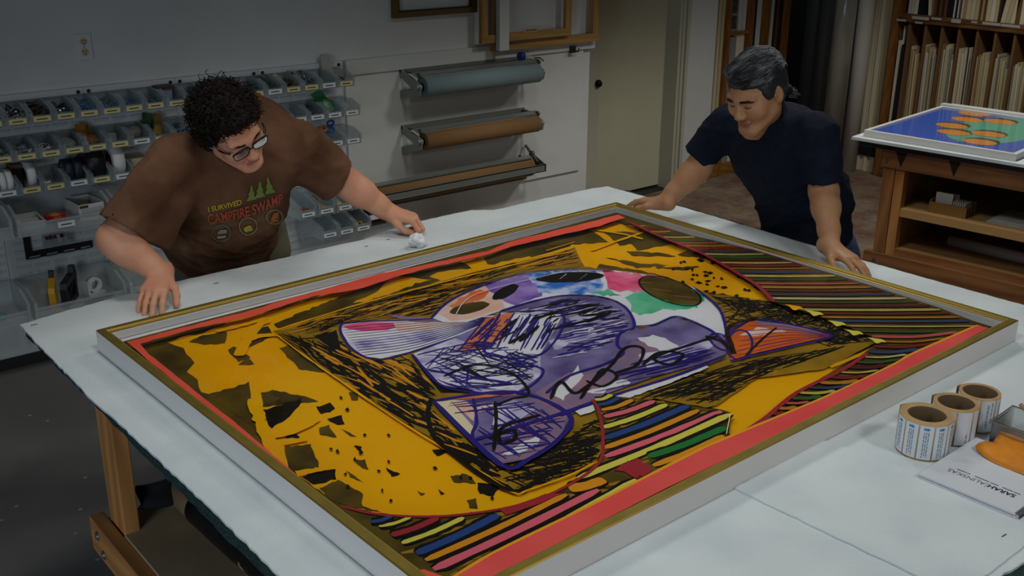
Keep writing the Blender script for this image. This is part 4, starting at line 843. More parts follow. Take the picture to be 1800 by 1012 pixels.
hatch(DT, 230, -.45, 85, .0045, K_blk, .16); hatch(DL, 230, .8, 75, .006, K_blk, .22); hatch(DL, 70, .2, 50, .008, K_blk, .4); hatch(DR, 120, .5, 60, .006, K_blk, .3); hatch(DR, 120, -.5, 60, .005, K_blk, .3); hatch(DB, 130, -.35, 70, .0045, K_blk, .15); hatch(DB, 60, .6, 45, .0045, K_blk); hatch(DB2, 80, -.6, 100, .0045, K_blk, .08); hatch(DB2, 50, -.15, 80, .004, K_blk, .1); hatch(DT, 45, -.4, 60, .006, K_oran, .12); hatch(DL, 40, .75, 55, .006, K_oran, .15)
A.poly([(720, 620), (745, 655), (775, 690), (850, 690), (770, 665)], K_blk)
A.poly([(555, 590), (590, 580), (600, 610), (585, 615)], K_blk, 2, 8)
for q, w in (([(478, 582), (545, 632), (600, 670), (700, 738), (800, 800), (860, 838), (905, 866), (930, 860), (1000, 835), (1050, 810)], .006), ([(478, 582), (640, 532), (800, 490), (930, 458), (1010, 434)], .008), ([(1360, 531), (1450, 560), (1548, 598), (1460, 645)], .014)): A.stroke(q, w, K_yel, True, .8)
A.stroke([(758, 700), (752, 730), (765, 770), (800, 800), (850, 836), (905, 862), (960, 836), (1052, 790)], .012, K_blk)
# left cone
A.poly([(597, 578), (604, 570), (640, 566), (700, 562), (850, 556), (905, 545), (800, 592), (720, 618), (670, 630), (640, 626), (615, 606)], K_wht)
A.poly([(604, 600), (650, 596), (860, 562), (800, 590), (700, 610), (625, 618)], K_lav)
A.poly([(600, 572), (640, 566), (690, 567), (706, 572), (680, 580), (640, 582), (612, 578)], K_mag)
A.poly([(690, 566), (760, 568), (850, 562), (760, 580), (700, 582)], K_peach); A.poly([(680, 552), (720, 556), (830, 562), (850, 566), (730, 566), (708, 562)], K_mauve)
for k in range(12): t = k/11; A.stroke([(598+40*t, 576+48*t), (720+20*t, 565+25*t+18*t), (880, 556)], .0035, K_line if k % 3 else K_blk)
A.stroke([(880, 552), (720, 562), (620, 566), (598, 576), (612, 606), (640, 626), (672, 631), (720, 619), (860, 572)], .008, K_line)
# arch
ARC = [(758, 558), (790, 528), (850, 500), (920, 480), (1000, 473), (1080, 475), (1160, 486), (1222, 506), (1258, 535), (1276, 570), (1274, 600), (1240, 575), (1212, 562), (1184, 556), (1150, 570), (1117, 573), (1110, 548), (1080, 527), (1030, 518), (980, 519), (930, 530), (880, 546), (820, 566), (780, 566)]
A.poly(ARC, K_wht)
A.poly([(770, 552), (795, 528), (850, 502), (880, 520), (890, 542), (830, 560), (790, 564)], K_peach, 2, 9); A.poly([(788, 536), (830, 512), (862, 508), (850, 525), (800, 542)], K_flame, 3, 7)
A.poly([(850, 500), (930, 480), (960, 490), (950, 520), (905, 535), (885, 530)], K_pur, 3, 8); A.poly([(930, 482), (1000, 474), (1050, 478), (1062, 500), (1050, 516), (985, 516), (945, 512)], K_sky, 4, 7)
A.poly([(1060, 476), (1120, 480), (1190, 494), (1160, 505), (1130, 512), (1090, 512), (1066, 505)], K_mag, 4, 8); A.poly([(1100, 520), (1150, 508), (1190, 498), (1240, 520), (1225, 540), (1160, 545), (1128, 555), (1110, 545)], K_mint, 4, 8)
A.poly([(1040, 515), (1066, 508), (1090, 518), (1060, 520)], K_mint, 3, 6)
def oval(c, a, b, th, m_, n=22): return [(c[0]+a*math.cos(t)*math.cos(th)-b*math.sin(t)*math.sin(th), c[1]+a*math.cos(t)*math.sin(th)+b*math.sin(t)*math.cos(th)) for t in [i*2*PI/n for i in range(n)]]
for c, a, b, th, m_ in (((888, 513), 26, 9, -.45, K_blk), ((825, 541), 36, 9, -.2, K_olive), ((1002, 487), 60, 9, -.05, K_blk), ((1178, 511), 56, 19, .32, K_olive)): A.poly(oval(c, a, b, th, m_), m_, 1, 6)
for k in range(9): t = k/8-.5; A.stroke([(1178+t*95-18, 511+t*32), (1178+t*95+14, 509+t*32+(1-abs(t))*8)], .004, K_blk if k % 3 else K_rose, False)
for c, a, b, th in (((1178, 511), 57, 20, .32),): q = oval(c, a, b, th, None); A.stroke(q+[q[0]], .007, K_blk)
for k in range(12): x = 948+k*9; A.stroke([(x, 490), (x+12, 481)], .005, K_sky if k % 4 == 0 else K_blk, False)
# violet body
BODY = [(880, 546), (930, 530), (1000, 518), (1060, 522), (1100, 540), (1117, 573), (1125, 580), (1150, 570), (1184, 556), (1240, 575), (1280, 595), (1276, 622), (1230, 640), (1150, 662), (1060, 694), (1005, 728), (985, 768), (930, 806), (880, 815), (835, 780), (762, 704), (850, 690), (905, 668), (800, 640), (725, 622), (800, 592), (850, 570)]
A.poly(BODY, K_lavd)
A.poly([(725, 622), (800, 594), (850, 612), (950, 622), (950, 660), (905, 690), (850, 690), (775, 676)], K_lav)
A.poly([(880, 548), (990, 552), (950, 622), (852, 618)], K_wht); A.poly([(806, 616), (852, 560), (905, 546), (885, 590), (856, 618)], K_flame)
A.poly([(940, 690), (1000, 655), (1080, 640), (1110, 600), (1150, 598), (1180, 612), (1060, 690), (1000, 726)], K_mauve)
A.poly([(970, 690), (1000, 665), (1016, 640), (1024, 660), (1000, 690), (990, 705)], K_wht, 3, 8); A.poly([(1000, 560), (1060, 540), (1070, 546), (1010, 572)], K_lav, 3, 8); A.poly([(965, 600), (1040, 575), (1050, 585), (975, 615)], K_lav, 3, 8); A.poly([(760, 640), (850, 610), (900, 630), (820, 660)], K_wht, 4, 8); A.poly([(850, 650), (930, 640), (900, 680), (860, 684)], K_wht, 4, 8); A.poly([(1030, 690), (1090, 665), (1110, 672), (1050, 692)], K_wht, 3, 8); A.poly([(1010, 722), (1100, 690), (1240, 640), (1246, 646), (1110, 698), (1020, 730)], K_wht, 1.5, 8); A.poly([(1120, 592), (1150, 588), (1200, 610), (1180, 622), (1140, 606)], K_wht, 3, 8); A.poly([(1120, 622), (1180, 612), (1240, 596), (1260, 606), (1180, 640), (1140, 650)], K_lav, 3, 9)
A.poly([(905, 700), (960, 700), (1000, 728), (985, 768), (930, 806), (880, 812), (860, 770)], K_mauve); A.poly([(865, 720), (900, 700), (940, 720), (880, 760), (870, 790)], K_lav, 3, 8); A.poly([(930, 772), (950, 760), (945, 782), (905, 800), (880, 798)], K_wht, 2, 7)
A.poly([(764, 704), (790, 702), (834, 752), (832, 768)], K_cream); A.poly([(790, 702), (820, 704), (836, 722), (832, 740)], K_peach); A.poly([(836, 716), (870, 706), (880, 716), (842, 724)], K_peach); A.poly([(768, 700), (905, 688), (908, 694), (800, 702)], K_flame)
# right cone
A.poly([(1272, 592), (1322, 562), (1400, 572), (1462, 590), (1400, 604), (1320, 622), (1285, 632)], K_hot); A.poly([(1300, 590), (1330, 575), (1390, 582), (1330, 590)], K_peach, 2, 8); A.poly([(1322, 562), (1400, 572), (1462, 590), (1420, 586), (1340, 572)], K_mauve)
for k in range(7): A.stroke([(1290+k*4, 626-k*9), (1380, 604-k*5), (1460, 590)], .004, K_line if k % 2 else K_crim)
A.stroke([(1272, 592), (1322, 562), (1400, 572), (1462, 590), (1400, 606), (1320, 625), (1284, 634)], .010, K_line)
# hatching on the body
hatch([(890, 552), (1000, 522), (1100, 545), (1112, 580), (1060, 610), (960, 640), (985, 560)], 60, -.35, 70, .006, K_lav, .12); hatch([(890, 552), (1000, 522), (1100, 545), (1112, 580), (1060, 610), (960, 640), (985, 560)], 55, -.35, 60, .005, K_line, .15); hatch([(900, 545), (1000, 522), (1090, 540), (1100, 580)], 24, -.4, 50, .006, K_blk, .15)
hatch([(725, 622), (850, 594), (950, 625), (940, 670), (850, 690), (775, 676)], 40, .5, 90, .004, K_line, .3); hatch([(725, 622), (850, 594), (950, 625), (940, 670), (850, 690), (775, 676)], 40, -.4, 90, .004, K_line, .3); hatch([(725, 622), (850, 594), (950, 625), (940, 670), (850, 690)], 16, .1, 80, .005, K_blk, .5)
hatch([(855, 612), (905, 548), (985, 554), (950, 620)], 26, -1.25, 80, .005, K_line, .05); hatch([(855, 612), (905, 548), (985, 554), (950, 620)], 10, -.9, 50, .009, K_blk, .15); hatch([(808, 614), (852, 562), (900, 548), (870, 614)], 10, -1.05, 70, .005, K_line, .05); hatch([(808, 614), (852, 562), (900, 548), (870, 614)], 8, .2, 50, .004, K_line, .1)
hatch([(770, 705), (905, 690), (1000, 728), (985, 768), (930, 806), (880, 812)], 26, -.3, 90, .004, K_line, .12); hatch([(770, 705), (905, 690), (1000, 728), (985, 768), (930, 806), (880, 812)], 22, .85, 90, .004, K_line, .1)
hatch([(990, 730), (1060, 694), (1270, 620), (1240, 600), (1100, 640)], 30, -.42, 110, .004, K_line, .06)
for q, w in (([(725, 622), (775, 676), (850, 690), (905, 690), (940, 672), (955, 650), (930, 640)], .008), ([(762, 704), (905, 688), (1000, 728), (985, 768), (930, 806), (880, 816), (762, 704)], .013), ([(832, 700), (838, 740), (832, 770), (880, 814)], .008), ([(985, 730), (1060, 700), (1180, 662), (1276, 626)], .010), ([(835, 772), (900, 752), (980, 728), (1060, 700)], .012), ([(758, 558), (790, 528), (850, 500), (920, 480), (1000, 473), (1080, 475)], .008), ([(880, 546), (940, 528), (1000, 518), (1060, 522), (1100, 540), (1115, 573), (1090, 585), (1085, 605), (1095, 620), (1060, 640), (1000, 660), (960, 690)], .009), ([(1117, 573), (1150, 570), (1184, 556), (1212, 562), (1250, 580), (1276, 600), (1272, 560), (1258, 535), (1222, 506)], .009), ([(880, 548), (990, 552), (950, 622), (852, 618), (880, 548)], .007), ([(806, 616), (852, 560)], .008)): A.stroke(q, w, K_line, True, .3)
q = oval((1300, 605), 22, 26, .2, None); A.stroke(q+[q[0]], .007, K_line); q = oval((1268, 600), 22, 12, .5, None); A.stroke(q+[q[0]], .007, K_line)
for q, w in (([(968, 700), (985, 670), (1010, 690), (1040, 672), (1075, 640), (1100, 610), (1130, 612), (1120, 640), (1080, 655)], .010), ([(1020, 700), (1040, 672), (1060, 648), (1085, 660), (1060, 678), (1030, 668)], .008), ([(1130, 640), (1160, 618), (1200, 622), (1180, 640), (1150, 628), (1210, 606), (1260, 590)], .010), ([(870, 705), (872, 740), (868, 790)], .009), ([(860, 770), (900, 755), (905, 770), (880, 778), (884, 750), (950, 728)], .010), ([(780, 660), (840, 640), (900, 655), (930, 690), (900, 700), (870, 712)], .008), ([(1240, 590), (1270, 600), (1290, 620), (1280, 575), (1330, 560)], .012), ([(1310, 625), (1340, 595), (1365, 575)], .006), ([(940, 560), (1000, 540), (1040, 535)], .010), ([(960, 580), (1040, 560), (1060, 548)], .009)): A.stroke(q, w, K_blk, True, .4)
A.stroke([(800, 492+62), (840, 505+10), (1000, 475)], .003, K_wht)
# striped fields
S1 = [(1040, 703), (1080, 696), (1160, 704), (1240, 717), (1284, 726), (1280, 768), (1244, 785), (1100, 858), (860, 976), (800, 1016), (745, 1016), (640, 930), (600, 892), (650, 902), (720, 908), (800, 906), (900, 890), (980, 862), (1050, 815), (1066, 775)]
A.poly(S1, K_olive); hatch(S1, 60, -.35, 80, .012, K_och, .08)
def bar(q, w, m_): A.stroke(q, w*.8+.016, K_blk, True, .3); A.stroke(q, w*.76, m_, True, .15)
for (x0, y0, x1, y1, m_, w) in ((1046, 702, 1075, 693, K_lemon, .018), (1050, 711, 1088, 698, K_blue, .018), (1058, 720, 1112, 702, K_oran, .020), (1062, 732, 1150, 704, K_rose, .024), (1060, 751, 1172, 710, K_lemon, .024), (1062, 770, 1210, 712, K_blue, .026), (1062, 787, 1228, 720, K_oran, .024), (1064, 802, 1268, 722, K_rose, .026), (1016, 840, 1284, 727, K_lemon, .026), (1140, 802, 1276, 750, K_grn, .028), (1000, 858, 1062, 842, K_oran, .040), (1148, 818, 1272, 765, K_oran, .024), (810, 1008, 1118, 842, K_lemon, .020), (762, 1000, 1052, 860, K_rose, .026), (748, 984, 996, 868, K_oran, .022), (732, 972, 876, 904, K_blue, .026), (706, 954, 815, 909, K_lemon, .018), (688, 940, 770, 909, K_crim, .022), (666, 924, 722, 908, K_lemon, .014), (652, 916, 688, 906, K_blue, .014), (830, 1005, 1080, 880, K_grn, .022)):
    xm, ym = (x0+x1)/2, (y0+y1)/2+3; bar([(x0, y0), (xm, ym), (x1, y1)], w, m_)
A.poly([(1076, 826), (1100, 812), (1124, 806), (1132, 816), (1150, 824), (1130, 836), (1112, 838), (1098, 830)], K_crim, 4, 6, 3)
A.stroke([(600, 888), (650, 901), (720, 907), (800, 905), (900, 890), (980, 862), (1050, 816), (1060, 770), (1052, 720), (1040, 702)], .008, K_crim); A.poly([(880, 896), (960, 868), (990, 866), (950, 884), (890, 905)], K_crim)
S2 = [(1097, 386), (1180, 405), (1330, 440), (1500, 492), (1650, 540), (1732, 572), (1690, 590), (1600, 626), (1500, 680), (1440, 702), (1282, 770), (1340, 735), (1400, 690), (1480, 650), (1548, 598), (1470, 566), (1360, 531), (1332, 505), (1290, 478), (1230, 445), (1165, 419), (1110, 396)]
A.poly(S2, ink('umber', '#4c3314', '#75541e', 9))
cyc = [ink('dull_lemon', '#b5a852'), ink('brick', '#7c2c22'), ink('dull_orange', '#b07a20'), ink('slate_blue', '#3c486a'), ink('dull_lemon', '#b5a852'), ink('moss', '#3a5c2a'), ink('dull_rose', '#b85c52'), ink('dull_orange', '#b07a20'), ink('brick', '#7c2c22'), ink('slate_blue', '#3c486a'), ink('pale_straw', '#bdb27e'), ink('moss', '#3a5c2a'), ink('maroon', '#5c2420')]
def bar2(q, w, m_): A.stroke(q, w+.0055, ink('dark_umber', '#211809'), True, .25); A.stroke(q, w, m_, True, .25)
def bound(y, side):
    P_ = S2; xs = []
    for i in range(len(P_)):
        a, b = P_[i], P_[(i+1) % len(P_)]
        if (a[1] > y) != (b[1] > y): xs.append(a[0]+(b[0]-a[0])*(y-a[1])/(b[1]-a[1]))
    return sorted(xs)
y = 396; k = 0
while y < 760:
    xs = bound(y, 0)
    for j in range(0, len(xs)-1, 2):
        a, b = xs[j]+3, xs[j+1]-6
        if b-a > 14:
            sl = -.03 if y > 560 else .02 if y < 470 else 0; bar2([(a, y-sl*0), ((a+b)/2, y+1), (b, y-(b-a)*(.05 if y > 590 else .0))], .010+.004*((k*7) % 3), cyc[k % len(cyc)])
    y += 5.0 if y < 470 else 6.6 if y < 560 else 9; k += 1
A.stroke([(1102, 388), (1165, 417), (1230, 443), (1290, 476), (1332, 502), (1360, 530)], .014, K_crim)
A.stroke([(1284, 772), (1340, 738), (1400, 690), (1480, 650), (1525, 620)], .012, K_crim); A.stroke([(1284, 726), (1277, 762)], .004, K_cream, False)
for p in ((1395, 540), (1430, 550), (1470, 568), (1500, 584), (1540, 598)): A.poly([(p[0]-14, p[1]-4), (p[0]+8, p[1]-3), (p[0]+18, p[1]+4), (p[0]-2, p[1]+4)], K_lemon if p[0] > 1400 else K_yel, 2, 6)
# coral borders
A.poly([(223, 600), (450, 543), (480, 532), (670, 480), (721, 471), (860, 440), (900, 423), (1013, 396), (1087, 377), (1099, 382), (1054, 397), (900, 433), (852, 449), (750, 472), (701, 485), (631, 508), (552, 520), (480, 543), (440, 556), (340, 578), (246, 604), (262, 622), (420, 748), (520, 832), (600, 902), (660, 950), (720, 992), (752, 1016), (722, 1016), (640, 952), (560, 880), (420, 760), (262, 634)], K_red, .8, 12, 2)
e0, e1 = pix(fr_(FW-.036, FD-.036)), pix(fr_(.036, FD-.036))
A.stroke([(1719, 571), (1605, 621), (1572, 640), (1450, 698), (1244, 784), (1100, 857), (1060, 878), (865, 973), (790, 1020)], .010, K_oran)
A.poly([(1719, 572), (1605, 622), (1572, 641), (1450, 699), (1244, 785), (1100, 858), (1060, 879), (865, 974), (790, 1020), (820, 1030), e1 if False else (840, 1024), (865, 1012), (1060, 914), (1170, 858), (1450, 723), (1578, 659), (1738, 576)], K_pink)
A.poly([(745, 1000), (800, 1020), (830, 1030), (760, 1030), (720, 1005)], K_red)
A.mb.build('printed_sheet', A.mats, art, weld=False)
# ------------------------------------------------------------------ far right: slot rack, standing rolls, shelf unit, second table
def plane_hit(px, py, p0, n):
    d = ray(px, py); return CAM+d*((V(p0)-CAM).dot(n)/d.dot(n))
M_ply = wood('plywood_edge', '#74491f', '#94632f', 3, (1, 1, .2), .6)
M_plyx = wood('plywood_rail', '#7a5026', '#a57238', 3, (.2, 1, 1), .6)
M_plyy = wood('plywood_shelf', '#5e3d22', '#835a33', 3, (1, .2, 1), .6)
cols = {n: mat('board_'+n, c, .8) for n, c in (('cream', '#d6caa8'), ('white', '#d2d2cc'), ('tan', '#b89b6e'), ('brown', '#6d4a2b'), ('black', '#15161a'), ('navy', '#2c3444'), ('grey', '#8d8d88'), ('buff', '#c6b78f'), ('dark_brown', '#3a281b'), ('kraft', '#967850'), ('ivory', '#e2dac0'))}
YR = 5.58
rx = lambda px, py=0: at_y(px, py, YR).x
xs0, xs1 = at_y(1247, 300, YR).x, rx(1391)
rack = empty('slot_rack', ((xs0+xs1)/2, YR+.4, 0), 'tall plywood slot rack for boards behind the man in navy', 'rack')
posts = [(rx(1259), rx(1263.5)), (rx(1282.5), rx(1289)), (rx(1320.5), rx(1328.5)), (rx(1347), rx(1357)), (rx(1384), rx(1391.5))]
for a, b in posts: MB().box((a, YR, .0), (b, YR+.8, 2.5)).build('divider', M_ply, rack)
MB().box((posts[0][0], YR+.001, 0), (posts[-1][1], YR+.79, .10)).build('base_board', M_plyx, rack)
MB().box((posts[0][0], YR+.80, 0), (posts[-1][1], YR+.815, 2.5)).build('back_panel', M_ply, rack)
zz = at_y(1305, 57, YR).z
MB().box((posts[1][1], YR+.001, zz-.012), (posts[2][0], YR+.7, zz+.012)).build('short_shelf', M_plyx, rack)
def brd(x0, x1, z0, z1, c, label, y0=YR+.03, dep=.6):
    return tag(MB().box((x0, y0, z0), (x1, y0+dep, z1)).build('mat_board', cols[c]), label, 'board', 'boards in the slot rack')
a, b = posts[0][1], posts[1][0]; w = (b-a)
for k, (c, lb) in enumerate((('ivory', 'left'), ('cream', 'middle'), ('buff', 'right'))): brd(a+w*(k/3)+.004, a+w*((k+1)/3)-.004, .10, 2.35, c, f'tall {c} board in the leftmost rack slot, {lb} of three')
a, b = posts[1][1], posts[2][0]; w = b-a
brd(a+w*.05, a+w*.12, zz+.012, 2.3, 'white', 'thin white board above the short rack shelf, at its left')
o = brd(a+w*.15, a+w*.46, zz+.012, 2.3, 'grey', 'grey board with dark picture strips above the short rack shelf')
for k in range(5):
    z = zz+.03+k*.12
    MB().box((a+w*.18, YR+.027, z), (a+w*.42, YR+.0305, z+.10)).build('dark_picture', mat('dark_photo', '#2e3032', .6, col2='#55585a', scale=30), o)
brd(a+w*.55, a+w*.74, zz+.012, 2.3, 'white', 'white board above the short rack shelf, second from the right'); brd(a+w*.77, a+w*.96, zz+.012, 2.3, 'white', 'white board above the short rack shelf, at its right')
brd(a+w*.02, a+w*.48, .10, zz-.03, 'grey', 'grey board under the short rack shelf'); brd(a+w*.52, a+w*.95, .10, zz-.02, 'ivory', 'ivory board under the short rack shelf')
a, b = posts[2][1], posts[3][0]; w = b-a
for k, c in enumerate(('white', 'navy', 'grey', 'navy', 'black')): brd(a+w*(.04+.09*k), a+w*(.04+.09*k+.075), .10, 2.35, c, f'thin {c} sheet in the third rack slot, {ORD[k]} from the left')
brd(a+w*.54, a+w*.95, .10, 2.35, 'white', 'thick white board at the right of the third rack slot')
a, b = posts[3][1], posts[4][0]; w = b-a
brd(a+w*.02, a+w*.40, .10, 2.35, 'white', 'thick white board at the left of the fourth rack slot')
for k, c in enumerate(('dark_brown', 'brown', 'dark_brown', 'black')): brd(a+w*(.48+.13*k), a+w*(.48+.13*k+.10), .10, 2.35, c, f'{c.replace("_", " ")} board in the fourth rack slot, {ORD[k]} of the dark ones')
# standing rolls in the corner
def roll(px, py, d, m_, label, name='standing_roll', dx=0, h=2.5, hollow=False):
    c = at_z(px, py, 0); c.x += dx
    o = MB().tube([(c.x, c.y, 0), (c.x, c.y, h)], d/2, 28).build(name, m_); return tag(o, label, 'roll', 'rolls standing in the corner')
M_greyroll = mat('dark_grey_wrap', '#56595a', .6); 
roll(1377, 285, .17, M_greyroll, 'dark grey wrapped roll standing beside the slot rack', dx=.25); roll(1418, 296, .24, mat('charcoal_wrap', '#4a4d4f', .6), 'wide charcoal roll standing behind the ponytailed man', dx=.15)
roll(1455, 302, .17, mat('plastic_wrapped_grey', '#a3a39b', .25, col2='#837e72', scale=9, stretch=(1, 1, .2), bump=.5, bscale=14, coat=.4), 'plastic wrapped grey roll standing left of the white tube')
roll(1478, 300, .03, cols['brown'], 'thin brown pole standing between the rolls')
roll(1489, 300, .135, mat('white_tube_paper', '#d2cec4', .7), 'thick white tube standing beside the strapped strips')
c = at_z(1518, 299, 0); st = [] 
for k in range(5):
    o = MB().box((c.x-.02+.012*(k % 2), c.y+.075-.034*(k+1), 0), (c.x+.05, c.y+.075-.034*k-.006, 2.4)).build('card_strip', cols[('ivory', 'cream', 'ivory', 'buff', 'cream')[k]]); tag(o, f'tall pale card strip held by a black strap, {ORD[k]} of five', 'strip', 'strapped card strips')
zst = at_y(1515, 262, c.y).z; o = MB().box((c.x-.03, c.y-.10, zst-.055), (c.x+.06, c.y+.08, zst+.03)).build('strap', cols['black']); tag(o, 'black strap around the pale card strips', 'strap')
# shelf unit
XS = 7.72
sp0, sp1 = at_x(1568, 36, XS).y, at_x(1578, 36, XS).y
su = empty('shelf_unit', (XS+.35, 3.6, 0), 'dark wooden shelf unit filled with upright mats and folders', 'shelf unit')
SY1 = 2.2
MB().box((XS, sp1, 0), (XS+.7, sp0, 2.6)).build('side_panel', M_ply, su)
MB().box((XS, SY1-.05, 0), (XS+.7, SY1, 2.6)).build('side_panel', M_ply, su)
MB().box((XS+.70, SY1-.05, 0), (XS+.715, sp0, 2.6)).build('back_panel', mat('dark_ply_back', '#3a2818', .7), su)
zt, zb_ = at_x(1579, 25, XS).z, at_x(1574, 38, XS).z
zt = (zt+at_x(1800, 42.7, XS).z)/2; zb_ = (zb_+at_x(1800, 58.7, XS).z)/2
MB().box((XS, SY1, (zt+zb_)/2+.001), (XS+.7, sp1, zt)).build('shelf', M_plyy, su); MB().box((XS+.006, SY1, zb_), (XS+.7, sp1, (zt+zb_)/2)).build('shelf', M_plyy, su)
ZL = .35
MB().box((XS, SY1, ZL-.03), (XS+.7, sp1, ZL)).build('shelf', M_plyy, su)
MB().box((XS, SY1, .0), (XS+.7, sp1, .12)).build('shelf', M_plyy, su)
divpx = [1600, 1628.5, 1657.5, 1687.5, 1720, 1752, 1786]
divy = [at_x(p, 42+(p-1600)*.085, XS+.03).y for p in divpx]
pitch = divy[0]-divy[1]
while divy[-1]-pitch > SY1: divy.append(divy[-1]-pitch)
for y in divy: MB().box((XS+.025, y-.009, ZL), (XS+.69, y+.009, zb_)).build('divider', mat('brown_divider', '#7a5935', .7), su)
for (px, w, h, py) in ((1584, 16, .016, 35.5), (1618, 28, .022, 32), (1615, 12, .014, 40), (1646, 16, .016, 33), (1680.5, 15, .028, 37), (1712.5, 9, .014, 39), (1742.5, 27, .018, 42), (1776, 28, .018, 45.5)):
    p = at_x(px, py, XS-.002); hw = w*p.x/1901*.62
    MB().box((XS-.003, p.y-hw, p.z-h/2), (XS-.0005, p.y+hw, p.z+h/2)).build('shelf_label', mat('grey_white_label', '#b7b5ad', .7), su)
rn = random.Random(77)
def sheet(y, th, z0, h, lean, c, label, group, x0=XS+.04, dep=.5, notch=False):
    """upright mat board, front edge towards the room, leaning sideways by lean metres at the top"""
    m = MB(); m.prism([(x0, y-th/2, z0), (x0, y+th/2, z0), (x0, y+th/2+lean, z0+h), (x0, y-th/2+lean, z0+h)], (dep, 0, 0))
    o = m.build('mat_board', cols[c]); return tag(o, label, 'mat board', group)
edges = [sp1]+divy
slotname = ['in the slot beside the shelf post']+[f'in the {ORD[i]} slot from the shelf post' for i in range(1, 17)]
pal = ['cream', 'buff', 'ivory', 'tan', 'cream', 'kraft', 'buff', 'white', 'grey']
for s in range(len(edges)-1):
    y1, y0 = edges[s]-.011, edges[s+1]+.011; w = y1-y0
    if s > 8: break
    if s == 0:
        sheet(y1-.02, .012, ZL, .85, 0, 'white', 'tall white mat in the slot beside the shelf post', 'mats on the lower shelf', XS+.06); sheet(y1-.012, .006, ZL, .74, .0, 'ivory', 'short ivory mat in the slot beside the shelf post', 'mats on the lower shelf', XS+.02)
        sheet(y0+w*.42, w*.62, ZL, .71, -.01, 'black', 'thick black board in the slot beside the shelf post', 'mats on the lower shelf'); continue
    n = 16; y = y0+.004; base = (.71, .70, .72, .74, .73, .71, .71, .70, .70)[s]
    top = rn.uniform(-.02, .03)
    for k in range(n):
        th = rn.choice((.005, .006, .008, .010, .012)); 
        if y+th > y1-.002: break
        h = base+rn.uniform(-.05, .02)-(.06 if k < 2 else 0); c = pal[rn.randrange(9)] if not (s == 4 and k in (1, 3)) else 'navy'
        lean = min(.012+.004*k, y1-(y+th)-.001)*.5 if k > 1 else .012
        sheet(y+th/2, th*.92, ZL, h, max(0, min(lean, y1-y-th-.002)), c, f'{c} mat board {slotname[s]}, {ORD[k]} from the right', 'mats on the lower shelf', XS+.03+rn.uniform(0, .03)); y += th+rn.uniform(.0008, .005)
y = sp1-.05; k = 0
seq = [('white', .022), ('white', .02), ('ivory', .03), ('black', .05), ('ivory', .022), ('kraft', .012), ('brown', .018), ('dark_brown', .016), ('brown', .02), ('dark_brown', .012), ('brown', .02), ('black', .048), ('white', .012), ('black', .012), ('white', .010), ('brown', .012), ('white', .012), ('tan', .02), ('cream', .03), ('cream', .03), ('buff', .026), ('brown', .014), ('tan', .016), ('brown', .014), ('cream', .03), ('ivory', .03), ('buff', .02), ('dark_brown', .02), ('cream', .034), ('buff', .03), ('cream', .03), ('brown', .03), ('cream', .03), ('ivory', .03), ('tan', .03), ('cream', .03), ('buff', .03), ('cream', .03)]
for k, (c, th) in enumerate(seq):
    y -= th+.004
    if y < SY1+.03: break
    lean = .05 if k == 4 else (-.05 if 28 <= k <= 30 else 0)
    if k == 4: y -= .035
    sheet(y+th/2, th, zt+.001, .42, lean, c, f'{c.replace("_", " ")} folder on the upper shelf, {ORD[k] if k < 18 else str(k+1)+"th"} from the shelf post', 'folders on the upper shelf')
# second table
z2 = .952
q0 = at_z(1497, 240, z2); qf = at_z(1785, 287, z2); u2 = (qf-q0); u2.z = 0; u2.normalize(); v2 = V((-u2.y, u2.x, 0))
def T2(a, b, z): p = q0+u2*a+v2*b; return V((p.x, p.y, z))
def t2box(mb, a0, a1, b0, b1, z0, z1, mi=0): return mb.prism([T2(a0, b0, z0), T2(a1, b0, z0), T2(a1, b1, z0), T2(a0, b1, z0)], (0, 0, z1-z0), mi)
TL2, TD2 = 2.2, (at_z(1660, 181, z2)-q0).dot(v2)
t2 = empty('work_table', T2(TL2/2, TD2/2, 0), 'smaller wooden work table with open cabinet at the right, under a framed blue print', 'table')
t2box(MB(), .03, TL2, .03, TD2, .905, .935).build('tabletop', mat('dark_grey_top', '#2d2f31', .7), t2)
t2box(MB(), 0, TL2+.02, 0, TD2+.02, .937, .952).build('foam_sheet', M_foam)
o = bpy.data.objects['foam_sheet.002'] if 'foam_sheet.002' in bpy.data.objects else bpy.context.scene.objects[-1]
tag(o, 'white foam sheet curling off the smaller table at the right', 'padding')
n2v = v2; pf = T2(0, .06, 0)
def F2(px, py, b=.06): 
    p = plane_hit(px, py, T2(0, b, 0), v2); r_ = p-q0; return r_.dot(u2), p.z
aP0, _ = F2(1552, 300); aP1, _ = F2(1573, 300); aS1, _ = F2(1586, 330); zAp, zAb = .905, F2(1575, 297)[1]
zB1, zB0 = F2(1535, 441)[1], F2(1530, 470)[1]-.03
M_fir2 = wood('fir_post_red', '#7c5030', '#b27a48', 2.6, (1, 1, .13), .5); M_fir2y = wood('fir_apron', '#7e5232', '#ad784a', 2.6, (1, .15, 1), .5)
for (a, b) in ((aP0, .06), (TL2-.25, .06), (aP0, TD2-.18), (TL2-.25, TD2-.18)): t2box(MB(), a, a+(aP1-aP0), b, b+.10, zB1 if b < .1 else .0, zAb).build('leg', M_fir2, t2, bevel=.003)
ap = t2box(MB(), aP0-.01, TL2-.1, .052, .10, zAb, zAp).build('apron', M_fir2y, t2, bevel=.003)
t2box(MB(), aP0-.01, TL2-.1, TD2-.13, TD2-.08, zAb, zAp).build('apron', M_fir2y, t2, bevel=.003)
for px, py in ((1585, 272), (1678, 292)):
    a, z = F2(px, py, .05); m = MB(); m.prism([T2(a-.035, .0515, zAp-.002), T2(a+.03, .0515, zAp-.002), T2(a+.002, .0515, zAp-.085)], v2*.004); m.build('notch_block', mat('dark_notch', '#2b190e', .7), t2)
